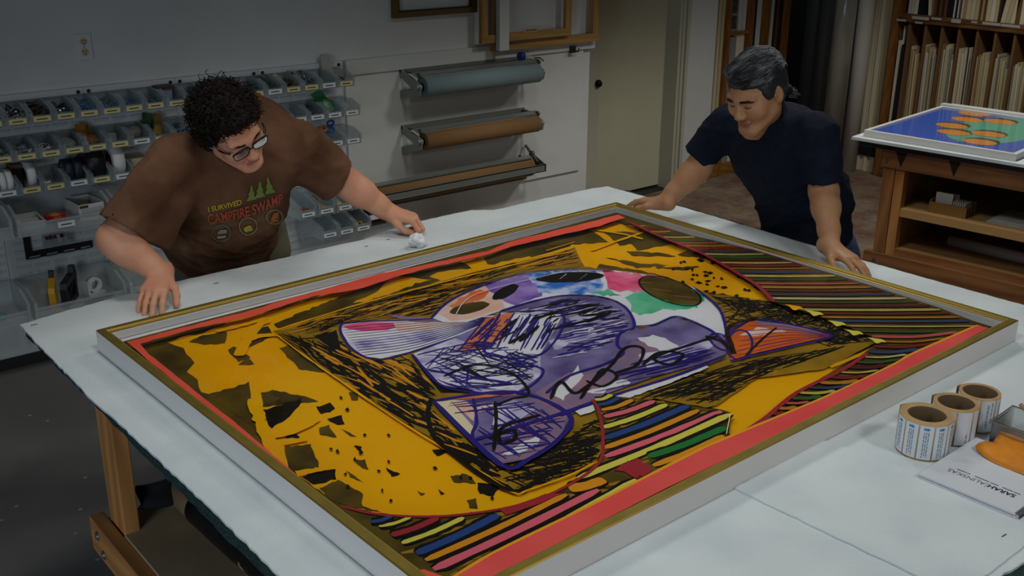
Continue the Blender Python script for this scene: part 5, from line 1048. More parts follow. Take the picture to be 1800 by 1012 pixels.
a, z = F2(1558, 282, .05); MB().tube([T2(a, .052, z), T2(a, .045, z)], .010, 10).build('bolt', M_bolt, t2)
t2box(MB(), aP0-.045, TL2, .045, .09, zB0, zB1).build('front_beam', M_fir2y, t2, bevel=.003)
for (a, b) in ((aP0, .09), (TL2-.25, .09), (aP0, TD2-.18), (TL2-.25, TD2-.18)): t2box(MB(), a, a+.09, b, b+.10, 0, zB0+.02).build('foot', M_fir2, t2)
a, z = F2(1536, 453, .045); MB().tube([T2(a, .046, z), T2(a, .038, z)], .010, 10).build('bolt', M_bolt, t2)
# cabinet carcass between the posts
cab = aP1+.003; M_carc = mat('carcass_board', '#a5804f', .6, col2='#927044', scale=4); b1 = TD2-.25
t2box(MB(), cab, aS1, .065, .115, zB1, zAb).build('stile', M_fir, t2)
t2box(MB(), cab, cab+.02, .115, b1, zB1, zAb).build('side_board', M_carc, t2)
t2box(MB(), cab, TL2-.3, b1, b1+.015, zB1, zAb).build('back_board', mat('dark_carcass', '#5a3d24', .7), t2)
zs1, zs0 = F2(1584, 367, .07)[1], F2(1584, 381, .07)[1]
t2box(MB(), cab+.02, TL2-.3, .07, b1, zs0, zs1).build('shelf', mat('pale_shelf_edge', '#c69b64', .6), t2)
zl = zB1+.035; t2box(MB(), cab+.02, TL2-.3, .072, b1, zB1-.04, zl).build('shelf', M_carc, t2)
t2box(MB(), cab, TL2-.3, .068, .085, zB1, zl+.004).build('shelf_lip', M_fir2y, t2)
t2box(MB(), cab+.3, TL2-.3, b1-.03, b1-.01, zl+.14, zl+.20).build('back_rail', mat('reddish_rail', '#5e3a28', .6), t2)
# card box
ca0, _ = F2(1631, 372, .12); ca1, _ = F2(1696, 389, .12); zc = zs1+.001
cb = empty('card_box', T2((ca0+ca1)/2, .2, zc), 'small wooden card box with white cards on the cabinet shelf', 'box')
bd = .13; hbx = F2(1632, 350, .12)[1]-zc
m = MB(); t2box(m, ca0, ca1, .12, .128, zc, zc+hbx*.86); t2box(m, ca0, ca1, .12+bd-.008, .12+bd, zc, zc+hbx); t2box(m, ca0, ca0+.008, .128, .12+bd-.008, zc, zc+hbx); t2box(m, ca1-.008, ca1, .128, .12+bd-.008, zc, zc+hbx*.86); t2box(m, ca0+.008, ca1-.008, .128, .12+bd-.008, zc, zc+.006)
m.build('box_body', mat('oak_box', '#9c7440', .6), cb)
for k in range(3): m = MB(); t2box(m, ca1-.0005, ca1+.003, .13+k*.038, .135+k*.038, zc+.004, zc+hbx*.8); m.build('dark_slot', mat('dark_notch', '#2b190e', .7), cb)
m = MB(); t2box(m, ca0+.01, ca0+.10, .125, .128, zc+hbx*.8, zc+hbx+.005) if False else None
wbox = ca1-ca0
for k, (a0, a1, h, c) in enumerate(((.10, .55, 1.72, 'white'), (.14, .66, 1.66, 'grey'), (.05, .42, 1.25, 'kraft'))):
    m = MB(); t2box(m, ca0+wbox*a0, ca0+wbox*a1, .150+.03*k, .153+.03*k, zc+.008, zc+hbx*h*.95); tag(m.build('index_card', cols[c]), f'{ {"white": "tall white", "grey": "tall grey", "kraft": "brown"}[c]} card standing in the wooden card box', 'card')
for k in range(6):
    a0 = .60+.058*k; m = MB(); t2box(m, ca0+wbox*a0, ca0+wbox*(a0+.03), .135, .22, zc+.01, zc+hbx*1.12); tag(m.build('index_card', cols['white']), f'white card on edge in the wooden card box, {ORD[k]} of the right-hand row', 'card', 'cards on edge in the card box')
# papers and tube
pa0, _ = F2(1734, 398, .16)
for k in range(3):
    m = MB(); t2box(m, pa0+.012*k, pa0+.34+.01*k, .14+.01*k, .40, zs1+.001+.006*k, zs1+.006+.006*k); tag(m.build('paper_stack', cols['white']), f'white paper pad on the cabinet shelf, {["bottom", "middle", "top"][k]} of the pile', 'paper', 'papers on the cabinet shelf')
ta, tz = F2(1664, 432, .30); tr = .030
o = MB().tube([T2(ta, .33, zl+tr), T2(ta+.9, .27, zl+tr)], tr, 20).build('paper_tube', mat('grey_white_tube', '#a9a39a', .7)); tag(o, 'long white paper tube lying on the cabinet bottom', 'tube')
# framed print on top
zf0, zf1 = .953, .953+.034
g0, g1, g2 = at_z(1519, 228, zf1), at_z(1787, 271, zf1), at_z(1666, 187, zf1)
uu = (g1-g0); gL = uu.length; uu.normalize(); vv = V((-uu.y, uu.x, 0)); gD = (g2-g0).dot(vv)
def G(a, b, z): p = g0+uu*a+vv*b; return V((p.x, p.y, z))
fp = empty('framed_print', G(gL/2, gD/2, zf0), 'white framed print of orange ovals on blue lying on the smaller table', 'framed print')
m = MB()
for (a0, a1, b0, b1_) in ((0, gL, 0, .022), (0, gL, gD-.022, gD), (0, .022, .022, gD-.022), (gL-.022, gL, .022, gD-.022)): m.prism([G(a0, b0, zf0), G(a1, b0, zf0), G(a1, b1_, zf0), G(a0, b1_, zf0)], (0, 0, zf1-zf0))
m.build('moulding', mat('white_frame_paint', '#d6d4d2', .5), fp, weld=False)
class Pm: pass
pz = zf1-.014
def gpoly(mb, pts, z, mi): mb.add([G(a*gL, b*gD, z) for a, b in pts], [list(range(len(pts)))], mi)
m = MB(); gpoly(m, [(.015, .02), (.985, .02), (.985, .98), (.015, .98)], pz, 0)
q_ = at_z(1752, 228, pz)-g0; ga, gb = q_.dot(uu)/gL, q_.dot(vv)/gD
gpoly(m, [(min(.984, ga+.27*math.cos(t)), min(.97, gb+.44*math.sin(t))) for t in [i*2*PI/40 for i in range(40)]], pz+.0003, 1)
ell = lambda ca, cb_, ra, rb: [(ca+ra*math.cos(t), cb_+rb*math.sin(t)) for t in [i*2*PI/26 for i in range(26)]]
spots = []
for px, py in ((1712, 200), (1700, 210), (1757, 214), (1673, 221), (1676, 233), (1737, 236), (1722, 250)):
    q_ = at_z(px, py, pz)-g0; spots.append((q_.dot(uu)/gL, q_.dot(vv)/gD, .112, .085))
for k, (a, b, ra, rb) in enumerate(spots): gpoly(m, ell(a, b+.03, ra, rb), pz+.0005+k*2e-4, 3); gpoly(m, ell(a, b, ra*.97, rb*.85), pz+.0006+k*2e-4, 2)
m.build('printed_sheet', [mat('print_blue', '#3a5cb4', .5), mat('print_green', '#5aa68e', .5), mat('print_orange', '#cf8a3c', .5), mat('print_dark', '#4a3a2a', .5)], fp, weld=False)
MB().add([G(.02, .02, zf1-.006), G(gL-.02, .02, zf1-.006), G(gL-.02, gD-.02, zf1-.006), G(.02, gD-.02, zf1-.006)], [(0, 1, 2, 3)]).build('glazing', M_glass, fp)
bt0, bt1 = at_z(1656, 181, zf1+.01), at_z(1800, 201, zf1+.01); dd = (bt1-bt0).normalized()
m = MB(); m.beam(bt0+V((0, 0, -.012)), bt0+dd*1.6+V((0, 0, -.012)), .05, .022); tag(m.build('white_batten', mat('white_batten_paint', '#c5c8c5', .5)), 'long white batten lying along the far side of the blue print', 'batten')
# ------------------------------------------------------------------ people: smooth-blended body surfaces
class Field:
    def __init__(s, lo, hi, h):
        s.lo = np.array(lo, np.float32); s.h = h; s.n = np.ceil((np.array(hi)-np.array(lo))/h).astype(int)+1; s.F = np.full(s.n, .2, np.float32)
    def block(s, a, b):
        i0 = np.clip(np.floor((np.array(a)-s.lo)/s.h).astype(int), 0, s.n-1); i1 = np.clip(np.ceil((np.array(b)-s.lo)/s.h).astype(int)+1, 1, s.n)
        if (i1 <= i0).any(): return None
        g = np.meshgrid(*[s.lo[k]+s.h*np.arange(i0[k], i1[k], dtype=np.float32) for k in range(3)], indexing='ij')
        return (slice(i0[0], i1[0]), slice(i0[1], i1[1]), slice(i0[2], i1[2])), g
    def _mix(s, sl, d, k, sub=False):
        f = s.F[sl]
        if sub:
            d = -d
            if k > 0: hh = np.maximum(k-np.abs(f-d), 0)/k; s.F[sl] = np.maximum(f, d)+hh*hh*k*.25
            else: s.F[sl] = np.maximum(f, d)
        else:
            if k > 0: hh = np.maximum(k-np.abs(f-d), 0)/k; s.F[sl] = np.minimum(f, d)-hh*hh*k*.25
            else: s.F[sl] = np.minimum(f, d)
    def cap(s, a, b, ra, rb=None, k=.02, sub=False):
        rb = ra if rb is None else rb; a = np.array(a, np.float32); b = np.array(b, np.float32); m = max(ra, rb)+k+3*s.h
        r = s.block(np.minimum(a, b)-m, np.maximum(a, b)+m)
        if r is None: return
        sl, (X, Y, Z) = r; d = b-a; L2 = float(d@d)+1e-9
        t = np.clip(((X-a[0])*d[0]+(Y-a[1])*d[1]+(Z-a[2])*d[2])/L2, 0, 1)
        D = np.sqrt((X-a[0]-t*d[0])**2+(Y-a[1]-t*d[1])**2+(Z-a[2]-t*d[2])**2)-(ra+(rb-ra)*t)
        s._mix(sl, D, k, sub)
    def ell(s, c, r, R=None, k=.02, sub=False):
        c = np.array(c, np.float32); R = np.eye(3) if R is None else np.array(R); ex = np.abs(R)@np.array(r)+k+3*s.h
        q = s.block(c-ex, c+ex)
        if q is None: return
        sl, (X, Y, Z) = q; x, y, z = X-c[0], Y-c[1], Z-c[2]
        u = [(x*R[0, i]+y*R[1, i]+z*R[2, i])/r[i] for i in range(3)]; v = [(x*R[0, i]+y*R[1, i]+z*R[2, i])/r[i]**2 for i in range(3)]
        k0 = np.sqrt(u[0]**2+u[1]**2+u[2]**2); k1 = np.sqrt(v[0]**2+v[1]**2+v[2]**2)+1e-6
        s._mix(sl, k0*(k0-1)/k1, k, sub)
    def cut(s, c, n, rad):
        """remove everything on the n side of the plane through c, within rad of c"""
        c = np.array(c, np.float32); n = np.array(n, np.float32); n = n/np.linalg.norm(n); q = s.block(c-rad, c+rad)
        sl, (X, Y, Z) = q; d = (X-c[0])*n[0]+(Y-c[1])*n[1]+(Z-c[2])*n[2]
        s.F[sl] = np.maximum(s.F[sl], d)
    def mesh(s):
        F = s.F; S = F < 0; n = np.array(F.shape)-1
        cnt = np.zeros(tuple(n), np.int8)
        for dx in (0, 1):
            for dy in (0, 1):
                for dz in (0, 1): cnt += S[dx:dx+n[0], dy:dy+n[1], dz:dz+n[2]]
        act = (cnt > 0) & (cnt < 8); ijk = np.argwhere(act); idx = np.full(tuple(n), -1, np.int32); idx[tuple(ijk.T)] = np.arange(len(ijk))
        offs = [(a, b, c) for a in (0, 1) for b in (0, 1) for c in (0, 1)]; f = [F[ijk[:, 0]+o[0], ijk[:, 1]+o[1], ijk[:, 2]+o[2]] for o in offs]
        P = np.zeros((len(ijk), 3), np.float32); W = np.zeros(len(ijk), np.float32)
        for i in range(8):
            for j in range(i+1, 8):
                df = np.array(offs[j])-np.array(offs[i])
                if np.abs(df).sum() != 1: continue
                cr = (f[i] < 0) != (f[j] < 0); t = np.where(cr, f[i]/np.where(cr, f[i]-f[j], 1), 0)
                P += cr[:, None]*(np.array(offs[i])[None]+t[:, None]*df[None]); W += cr
        P = (P/W[:, None]+ijk)*s.h+s.lo
        Q = []
        for ax in range(3):
            o = [0, 0, 0]; o[ax] = 1; b, c = (ax+1) % 3, (ax+2) % 3
            A = S[tuple(slice(0, -1) if k == ax else slice(None) for k in range(3))]; B = S[tuple(slice(1, None) if k == ax else slice(None) for k in range(3))]
            e = np.argwhere(A != B); e = e[(e[:, b] > 0) & (e[:, c] > 0) & (e[:, b] < n[b]) & (e[:, c] < n[c])]
            fl = A[tuple(e.T)]
            def cell(db, dc): q = e.copy(); q[:, b] += db; q[:, c] += dc; return idx[tuple(q.T)]
            q = np.stack([cell(-1, -1), cell(0, -1), cell(0, 0), cell(-1, 0)], 1); q[~fl] = q[~fl][:, ::-1]; Q.append(q)
        Q = np.concatenate(Q); Q = Q[(Q >= 0).all(1)]
        return P, Q
def vnormals(P, Q):
    n = np.cross(P[Q[:, 2]]-P[Q[:, 0]], P[Q[:, 3]]-P[Q[:, 1]]); N = np.zeros_like(P)
    for k in range(4): np.add.at(N, Q[:, k], n)
    return N/(np.linalg.norm(N, axis=1, keepdims=True)+1e-9)
def relax(P, Q, it=2, lam=.5):
    for _ in range(it):
        A = np.zeros_like(P); w = np.zeros(len(P))
        for k in range(4):
            for j in (1, 3): np.add.at(A, Q[:, k], P[Q[:, (k+j) % 4]]); np.add.at(w, Q[:, k], 1)
        P = P*(1-lam)+lam*A/np.maximum(w, 1)[:, None]
    return P.astype(np.float32)
def mesh_obj(name, parts, mats, parent, matfn=None):
    """parts: list of (P, Q); one mesh"""
    Ps, Qs, o = [], [], 0
    for P, Q in parts: Ps.append(P); Qs.append(Q+o); o += len(P)
    P = np.concatenate(Ps); Q = np.concatenate(Qs); me = bpy.data.meshes.new(name)
    me.vertices.add(len(P)); me.vertices.foreach_set('co', P.astype(np.float32).ravel()); me.loops.add(Q.size); me.loops.foreach_set('vertex_index', Q.astype(np.int32).ravel()); me.polygons.add(len(Q)); me.polygons.foreach_set('loop_start', np.arange(0, Q.size, 4, dtype=np.int32)); me.polygons.foreach_set('loop_total', np.full(len(Q), 4, np.int32))
    for m in mats: me.materials.append(m)
    me.update(calc_edges=True); me.polygons.foreach_set('use_smooth', np.ones(len(Q), bool))
    if matfn is not None: me.polygons.foreach_set('material_index', matfn(P[Q].mean(1)).astype(np.int32))
    me.update(); ob = bpy.data.objects.new(name, me); C.objects.link(ob)
    if parent is not None: ob.parent = parent; ob.matrix_parent_inverse = parent_world(parent).inverted()
    return ob
def v3(*a): return np.array(a, float)
def unit(a): a = np.array(a, float); return a/np.linalg.norm(a)
def head_field(R, pos, s, opt):
    R = np.array(R); U, _, Vt = np.linalg.svd(R); R = U@Vt; pos = np.array(pos)
    G = lambda p: pos+R@(np.array(p)*s)
    f = Field(pos-.19, pos+.19, .0026)
    E = lambda c, r, k=.02, sub=False, R2=None: f.ell(G(c), np.array(r)*s, R if R2 is None else R@R2, k, sub)
    Cp = lambda a, b, ra, rb=None, k=.012, sub=False: f.cap(G(a), G(b), ra*s, (ra if rb is None else rb)*s, k, sub)
    wj = opt.get('jaw', 0)
    E((0, -.014, .030), (.075, .097, .086)); E((0, .032, -.022), (.064+wj*.5, .062, .080), .03)
    for q in (-1, 1):
        Cp((q*(.056+wj), .002, -.058), (q*.022, .072, -.104), .020, .017, .03)
        E((q*.042, .062, -.032), (.026, .024, .026), .03)      # cheek
        Cp((q*.046, .076, .018), (q*.010, .089, .015), .010, .011, .014)   # brow
        E((q*.031, .099, -.002), (.017, .014, .011), .012, True)           # socket
        E((q*.031, .080, -.001), (.0165, .0125, .0115), .004)              # lids
        Cp((q*.020, .0905, -.006), (q*.042, .085, -.006), .0022, .002, .003)  # lower lid
        Cp((q*.030, .088, -.020), (q*.044, .078, -.016), .005, .004, .010)
        Cp((q*.013, .100, -.041), (q*.010, .104, -.040), .0085, .008, .006) # nostril wing
        E((q*.0075, .105, -.0475), (.0035, .005, .003), .003, True)
        # ear
        Re = np.array([[math.cos(q*.35), -math.sin(q*.35), 0], [math.sin(q*.35), math.cos(q*.35), 0], [0, 0, 1]])
        E((q*.079, -.012, -.010), (.007, .019, .031), .008, False, Re)
        E((q*.086, -.008, -.006), (.006, .010, .017), .004, True, Re)
        Cp((q*.080, .006, -.004), (q*.079, .004, -.016), .004, .004, .004)
        Cp((q*.016, .096, -.045), (q*.028, .083, -.066), .0025, .0015, .004, True)   # nasolabial fold
    E((0, .080, -.104), (.024, .018, .018), .02)
    Cp((0, .092, .006), (0, .106, -.034), .0085, .0115, .012); E((0, .1105, -.037), (.0115, .010, .010), .008)
    Cp((-.018, .089, -.0665), (.018, .089, -.0665), .0062, None, .006); Cp((-.015, .0895, -.0765), (.015, .0895, -.0765), .0072, None, .006); Cp((-.008, .0935, -.065), (.008, .0935, -.065), .005, None, .005)
    Cp((-.022, .0965, -.0712), (.022, .0965, -.0712), .0022, None, .003, True)
    Cp((0, .094, -.057), (0, .097, -.050), .0022, None, .004, True)
    f.cap(G((0, -.030, -.050)), opt['neck'], .056*s, opt.get('neckr', .062), .03)
    f.cap(G((0, .020, -.100)), opt['neckf'], .030*s, .045, .03)
    return f, G, R
def hand(f, W, Yd, Zd, thumb, fing, th, s=1.0):
    """thumb = +1 when the thumb is on the side of Y x Z"""
    Y = unit(Yd); Z = np.array(Zd, float); Z = unit(Z-Y*(Z@Y)); X = np.cross(Y, Z)*thumb; W = np.array(W, float)
    L = lambda x, y, z: W+(X*x+Y*y+Z*z)*s
    kn = [(.028, .086, .002), (.007, .091, .005), (-.014, .086, .003), (-.033, .076, -.001)]; seg = [(.041, .025, .021), (.046, .029, .022), (.042, .027, .021), (.033, .020, .019)]; rad = [(.0098, .0088, .0078), (.0100, .0090, .0078), (.0096, .0086, .0076), (.0086, .0076, .0068)]
    f.cap(W-Y*.03*s, L(0, .012, 0), .029*s, .027*s, .015)
    for i in range(4):
        x, y, z = kn[i]; f.cap(L(x*.55, .012, 0), L(x, y, z), .0165*s, .0125*s, .016)
    f.cap(L(.012, .03, -.008), L(-.022, .05, -.008), .017*s, .015*s, .015)
    for i in range(4):
        spread, c1, c2, c3 = fing[i]; a = math.radians(spread); p = L(*kn[i]); tot = 0
        base = math.cos(a)*Y+math.sin(a)*X
        for j, cj in enumerate((c1, c2, c3)):
            tot += math.radians(cj); d = base*math.cos(tot)-Z*math.sin(tot); q = p+d*seg[i][j]*s
            f.cap(p, q, rad[i][j]*s*1.05, rad[i][min(j+1, 2)]*s, .004); p = q
    pts = [L(*t) for t in th]; rr = (.016, .0125, .0112, .0092)
    for j in range(3): f.cap(pts[j], pts[j+1], rr[j]*s, rr[j+1]*s, .012 if j == 0 else .005)
def arm(f, S, E, W, r):
    S, E, W = map(lambda q: np.array(q, float), (S, E, W))
    f.cap(S, E, r[0], r[1], .03); f.cap(E, E+(W-E)*.30, r[1]*.98, r[2], .03); f.cap(E+(W-E)*.28, E+(W-E)*.72, r[2], r[3]*1.08, .03); f.cap(E+(W-E)*.70, W, r[3]*1.05, r[3]*.92, .02)
def bbox(pts, m): P = np.array(pts); return P.min(0)-m, P.max(0)+m
M_skinL = mat('ruddy_skin', '#d39c7e', .55, col2='#c98a6c', scale=14, lo=.3, hi=.7, sss=.06, spec=.3); M_lipL = mat('pink_lips', '#a8655a', .45); M_skinR = mat('tan_skin', '#b58865', .5, col2='#a87957', scale=14, lo=.3, hi=.7, sss=.06, spec=.3); M_lipR = mat('brown_lips', '#96604f', .45); M_stub = mat('stubble_skin', '#a3795a', .55); M_lash = mat('dark_lash', '#1d1512', .6)
def cloth_wave(P, N, amp, seed, frq=(9, 22)):
    rn = np.random.RandomState(seed); d = np.zeros(len(P))
    warp = np.stack([np.sin(P@rn.randn(3)*7+rn.rand()*6) for _ in range(3)], 1)*.05
    for i in range(9):
        k = unit(rn.randn(3))*rn.uniform(*frq); ph = rn.rand()*6.28; a = np.sin((P+warp)@k*2+ph); d += (1-np.abs(a))**3*rn.uniform(.4, 1)
    d = (d-d.mean())/9
    return P+N*(d*np.asarray(amp)*4)[:, None]
def ring_tube(c, ax, R1, R2, r, n=40, up=None):
    ax = V(ax).normalized(); u = V(up) if up is not None else ax.orthogonal(); u = (u-ax*u.dot(ax)).normalized(); w = ax.cross(u)
    return [V(c)+u*math.cos(t)*R1+w*math.sin(t)*R2 for t in [i*2*PI/n for i in range(n+1)]]
# ================= the man in the brown shirt
RL = [[-.9105, .1590, -.3810], [.0395, -.8850, -.4638], [-.4110, -.4372, .7997]]; PL = (1.425, 3.149, 1.4735)
pL = empty('person', (1.55, 3.62, 0), 'man with dark curly hair and glasses in a brown printed t-shirt leaning over the table', 'person')
rS, rE, rW = v3(1.268, 3.28, 1.372), v3(1.065, 3.27, 1.150), v3(1.165, 3.175, 1.040)
lS, lE, lW = v3(1.775, 3.34, 1.352), v3(1.955, 3.355, 1.165), v3(2.098, 3.315, 1.045)
nbL = v3(1.505, 3.285, 1.40)
def hair_normal(p): return unit(p)
def left_man():
    hf, G, R = head_field(RL, PL, 1.02, dict(neck=nbL, neckf=v3(1.49, 3.23, 1.345), jaw=.002, neckr=.066))
    parts = []
    P, Q = hf.mesh(); parts.append((relax(P, Q, 1, .35), Q))
    lo, hi = bbox([rS, rE, rW, rW+v3(-.13, -.25, -.08), rW+v3(.08, 0, 0)], .075); f = Field(lo, hi, .0036)
    arm(f, rS, rE, rW, (.058, .053, .053, .036))
    hand(f, rW+v3(-.004, -.006, -.004), (-.60, -.78, -.22), (-.05, -.15, 1), -1, [(3, 22, 22, 15), (0, 20, 24, 15), (-2, 20, 24, 16), (-6, 22, 22, 16)], [(.018, .012, -.006), (.046, .046, -.010), (.058, .074, -.018), (.062, .098, -.034)], 1.06)
    P, Q = f.mesh(); parts.append((relax(P, Q, 1, .3), Q))
    lo, hi = bbox([lS, lE, lW, lW+v3(.10, -.18, -.09), lW+v3(-.09, -.12, 0)], .075); f = Field(lo, hi, .0036)
    arm(f, lS, lE, lW, (.058, .052, .051, .036))
    hand(f, lW+v3(.004, -.006, -.004), (.62, -.76, -.20), (.05, -.12, 1), 1, [(4, 38, 62, 40), (0, 42, 66, 40), (-3, 46, 68, 40), (-7, 50, 66, 40)], [(.018, .012, -.010), (.036, .044, -.024), (.036, .074, -.036), (.020, .098, -.042)], 1.06)
    P, Q = f.mesh(); parts.append((relax(P, Q, 1, .3), Q))
    f = Field((1.2, 3.2, .0), (1.95, 4.0, 1.45), .014)
    f.cap((1.53, 3.40, 1.30), (1.60, 3.66, 1.0), .09, .11, .03); 
    for q in (-1, 1): f.cap((1.60+q*.09, 3.68, .92), (1.60+q*.11, 3.66, .50), .085, .06, .03); f.cap((1.60+q*.11, 3.66, .50), (1.60+q*.12, 3.70, .09), .06, .042, .03)
    P, Q = f.mesh(); parts.append((P, Q))
    Ri = R.T; p0 = np.array(PL)
    def mf(c):
        l = (c-p0)@Ri.T/1.02; m = np.zeros(len(c))
        m[(np.abs(l[:, 0]) < .024) & (l[:, 2] < -.058) & (l[:, 2] > -.0845) & (l[:, 1] > .0885-.3*np.abs(l[:, 0])*.5) & (((l[:, 0]/.024)**2+((l[:, 2]+.0712)/.0125)**2) < 1)] = 1
        return m
    mesh_obj('body', parts, [M_skinL, M_lipL], pL, mf)
    # lashes and brows
    Mh = Matrix([[*R[0], PL[0]], [*R[1], PL[1]], [*R[2], PL[2]], [0, 0, 0, 1]])
    T = lambda x, y, z: Mh@V((x*1.02, y*1.02, z*1.02))
    for q in (-1, 1): MB().tube([T(q*x, y, z) for x, y, z in ((.018, .0925, -.0065), (.026, .0955, -.0085), (.035, .094, -.009), (.044, .087, -.0065))], [.0006, .0012, .0012, .0005], 5).build('eyelashes', M_lash, pL, weld=False)

    M_dh = mat('dark_brown_hair', '#17110d', .6, spec=.2); M_dh2 = mat('curl_brown', '#2b1f17', .5, spec=.25)
    rn = random.Random(2)
    for q in (-1, 1):
        m = MB()
        for k in range(46):
            t = rn.random(); b = T(q*(.012+.036*t), .101-.018*t*t-.004*t, .020+.006*t-.008*t*t+rn.uniform(-.003, .003)); e = b+(Mh.to_3x3()@V((q*.010, .001, .002-.004*t))); m.tube([b, e], [.0009, .0003], 4, caps=False)
        m.build('eyebrow', M_dh, pL, weld=False)
    # curly hair: a dark mass and many loose coils
    hb = Field(np.array(PL)-.2, np.array(PL)+.2, .004)
    g = lambda p: np.array(PL)+R@(np.array(p)*1.02)
    hb.ell(g((0, -.030, .052)), (.094, .104, .086), R, .02); hb.ell(g((0, -.070, -.006)), (.088, .068, .084), R, .03); hb.ell(g((0, .052, .082)), (.060, .040, .030), R, .02)
    for q in (-1, 1): hb.ell(g((q*.074, -.016, .026)), (.026, .044, .044), R, .02); hb.ell(g((q*.072, -.044, -.020)), (.022, .030, .044), R, .02)
    P, Q = hb.mesh(); N = vnormals(P, Q)
    dis = np.array([noise.noise(V(p)*55)*.006+noise.noise(V(p)*120)*.004 for p in P]); P2 = P+N*dis[:, None]
    m = MB(); cand = np.random.RandomState(4).permutation(len(P)); cnt = 0; loc = (P-np.array(PL))@R/1.02
    for i in cand:
        l = loc[i]
        if l[2] < -.085 or (l[1] > .060 and l[2] < .070): continue
        n = V(N[i]); b = V(P[i])-n*.004; u = n.orthogonal().normalized(); u = Matrix.Rotation(rn.random()*6.28, 3, n)@u; w = n.cross(u)
        fl = Mh.to_3x3()@V((0, .15, -.5)); rad = rn.uniform(.004, .0085); turns = rn.uniform(.8, 1.7); ht = rn.uniform(.010, .030) if l[2] > .03 else rn.uniform(.006, .016); ph = rn.random()*6.28; pts = []
        if l[1] > .03 and l[2] < .1: ht *= .55
        if l[2] > .07 and rn.random() < .06: ht *= 1.9; rad *= 1.4
        for k in range(12):
            t = k/11; a = ph+turns*2*PI*t; pts.append(b+n*ht*t+(u*math.cos(a)+w*math.sin(a)*.6+n*math.sin(a)*.5)*rad*min(1, t*3)+fl*.012*t*t)
        m.tube(pts, [.0012]*10+[.0009, .0004], 4, 1 if rn.random() < .35 else 0, caps=False); cnt += 1
        if cnt > 2600: break
    o = len(m.v)
    hair = m; hair.add([tuple(p) for p in P2], [tuple(q) for q in Q.tolist()], 0, True)
    hair.build('hair', [M_dh, M_dh2], pL, weld=False)
    # glasses
    gl = MB(); ln = MB(); M_gf = mat('black_glasses', '#101113', .3)
    def lens(q): return [(q*(.034+.0275*sx), .1055-.10*abs(.034+.0275*sx-.01)**1.3*2.2, -.006+.0155*sz-.002*sx) for sx, sz in ((-1, .6), (-.85, .95), (0, 1), (.9, 1), (1, .7), (.97, -.2), (.75, -.9), (.2, -1.1), (-.5, -1), (-.9, -.5))]
    for q in (-1, 1):
        L = [T(*p) for p in lens(q)]; gl.tube(L+[L[0], L[1]], .0017, 6, caps=False); gl.tube(L[0:5], .0036, 6); ln.add(L, [list(range(len(L)))])
        gl.tube([T(q*.0615, .087, .004), T(q*.073, .074, .006)], .0040, 6)
        gl.tube([T(q*.073, .074, .006), T(q*.080, .052, .006)], .0030, 6, 0); gl.tube([T(q*.080, .052, .006), T(q*.082, .0, .004)], .0024, 6, 1); gl.tube([T(q*.082, .0, .004), T(q*.080, -.025, -.01)], .0024, 6)
    gl.tube([T(-.0075, .107, .000), T(0, .1095, .002), T(.0075, .107, .000)], .0020, 6)
    go = gl.build('glasses', [M_gf, mat('silver_temple', '#9aa3a8', .3, .7)], pL, weld=False); ln.build('lenses', clear('lens_tint', '#9fb0b0', .12, .05, .12), go)
    # shirt
    M_br = mat('brown_cotton', '#70503c', .9, col2='#543828', scale=7, bump=.25, bscale=260, spec=.15, sheen=.0)
    f = Field((.92, 2.98, .80), (2.08, 3.98, 1.62), .0058)
    lat = unit(lS-rS); tor = unit(v3(1.51, 3.36, 1.33)-v3(1.60, 3.66, .98)); nor = np.cross(lat, tor); Rt = np.stack([lat, tor, nor], 1)
    f.ell((1.545, 3.52, 1.10), (.215, .25, .165), Rt, .06); f.ell((1.52, 3.365, 1.285), (.225, .19, .145), Rt, .07)
    f.ell((1.60, 3.64, .96), (.205, .16, .17), None, .07)
    f.cap(rS+v3(.05, .02, .0), lS-v3(.05, 0, 0), .075, .070, .06); f.cap((1.50, 3.30, 1.375), (1.58, 3.43, 1.43), .10, .10, .07); f.ell((1.62, 3.44, 1.38), (.17, .12, .12), None, .06)
    hR = v3(1.085, 3.255, 1.195); hL = v3(1.915, 3.352, 1.215)
    dR = unit(hR-rS); dL = unit(hL-lS)
    sl = Field((.92, 2.98, .80), (2.08, 3.98, 1.62), .0058); ub = v3(.128, .02, -.030)
    sl.cap(rS, hR+dR*.06, .070, .074, .035); sl.cap(rS+v3(.05, .03, -.09), hR+ub+dR*.05, .06, .062, .06)
    sl.cap(lS, hL+dL*.05, .066, .068, .035); sl.cap(lS+v3(-.05, 0, -.07), hL+v3(-.035, 0, -.035)+dL*.05, .055, .055, .05)
    sl.cut(hR+dR*.002, dR+v3(.0, 0, -.25), .24); sl.cut(hL, dL+v3(.1, 0, .12), .22)
    sl.cap(hR-dR*.03, hR+dR*.12, .063, .067, 0, True); sl.cap(hL-dL*.03, hL+dL*.10, .059, .061, 0, True); sl.cap(hL+v3(-.035, 0, -.035)-dL*.03, hL+v3(-.035, 0, -.035)+dL*.1, .046, .046, .01, True)
    f._mix((slice(None),)*3, sl.F, .04)
    f.cap(G((0, -.030, -.050)), nbL+.3*(G((0, -.03, -.05))-nbL), .068, .070, .012, True)
    f.cap(G((0, .0, -.085)), v3(1.475, 3.205, 1.395), .055, .058, .02, True)
    P, Q = f.mesh(); P = relax(P, Q, 2, .5); N = vnormals(P, Q); P = cloth_wave(P, N, .011*(1-.8*np.exp(-((P-np.array([1.50, 3.22, 1.22]))**2).sum(1)/.16**2)), 5, (6, 13)); P = relax(P, Q, 1, .4)
    sh = mesh_obj('t_shirt', [(P, Q)], [M_br], pL)
    cc = nbL+.24*(G((0, -.03, -.05))-nbL); ax = unit(unit(G((0, -.03, -.05))-nbL)+v3(-.05, -.35, .1))
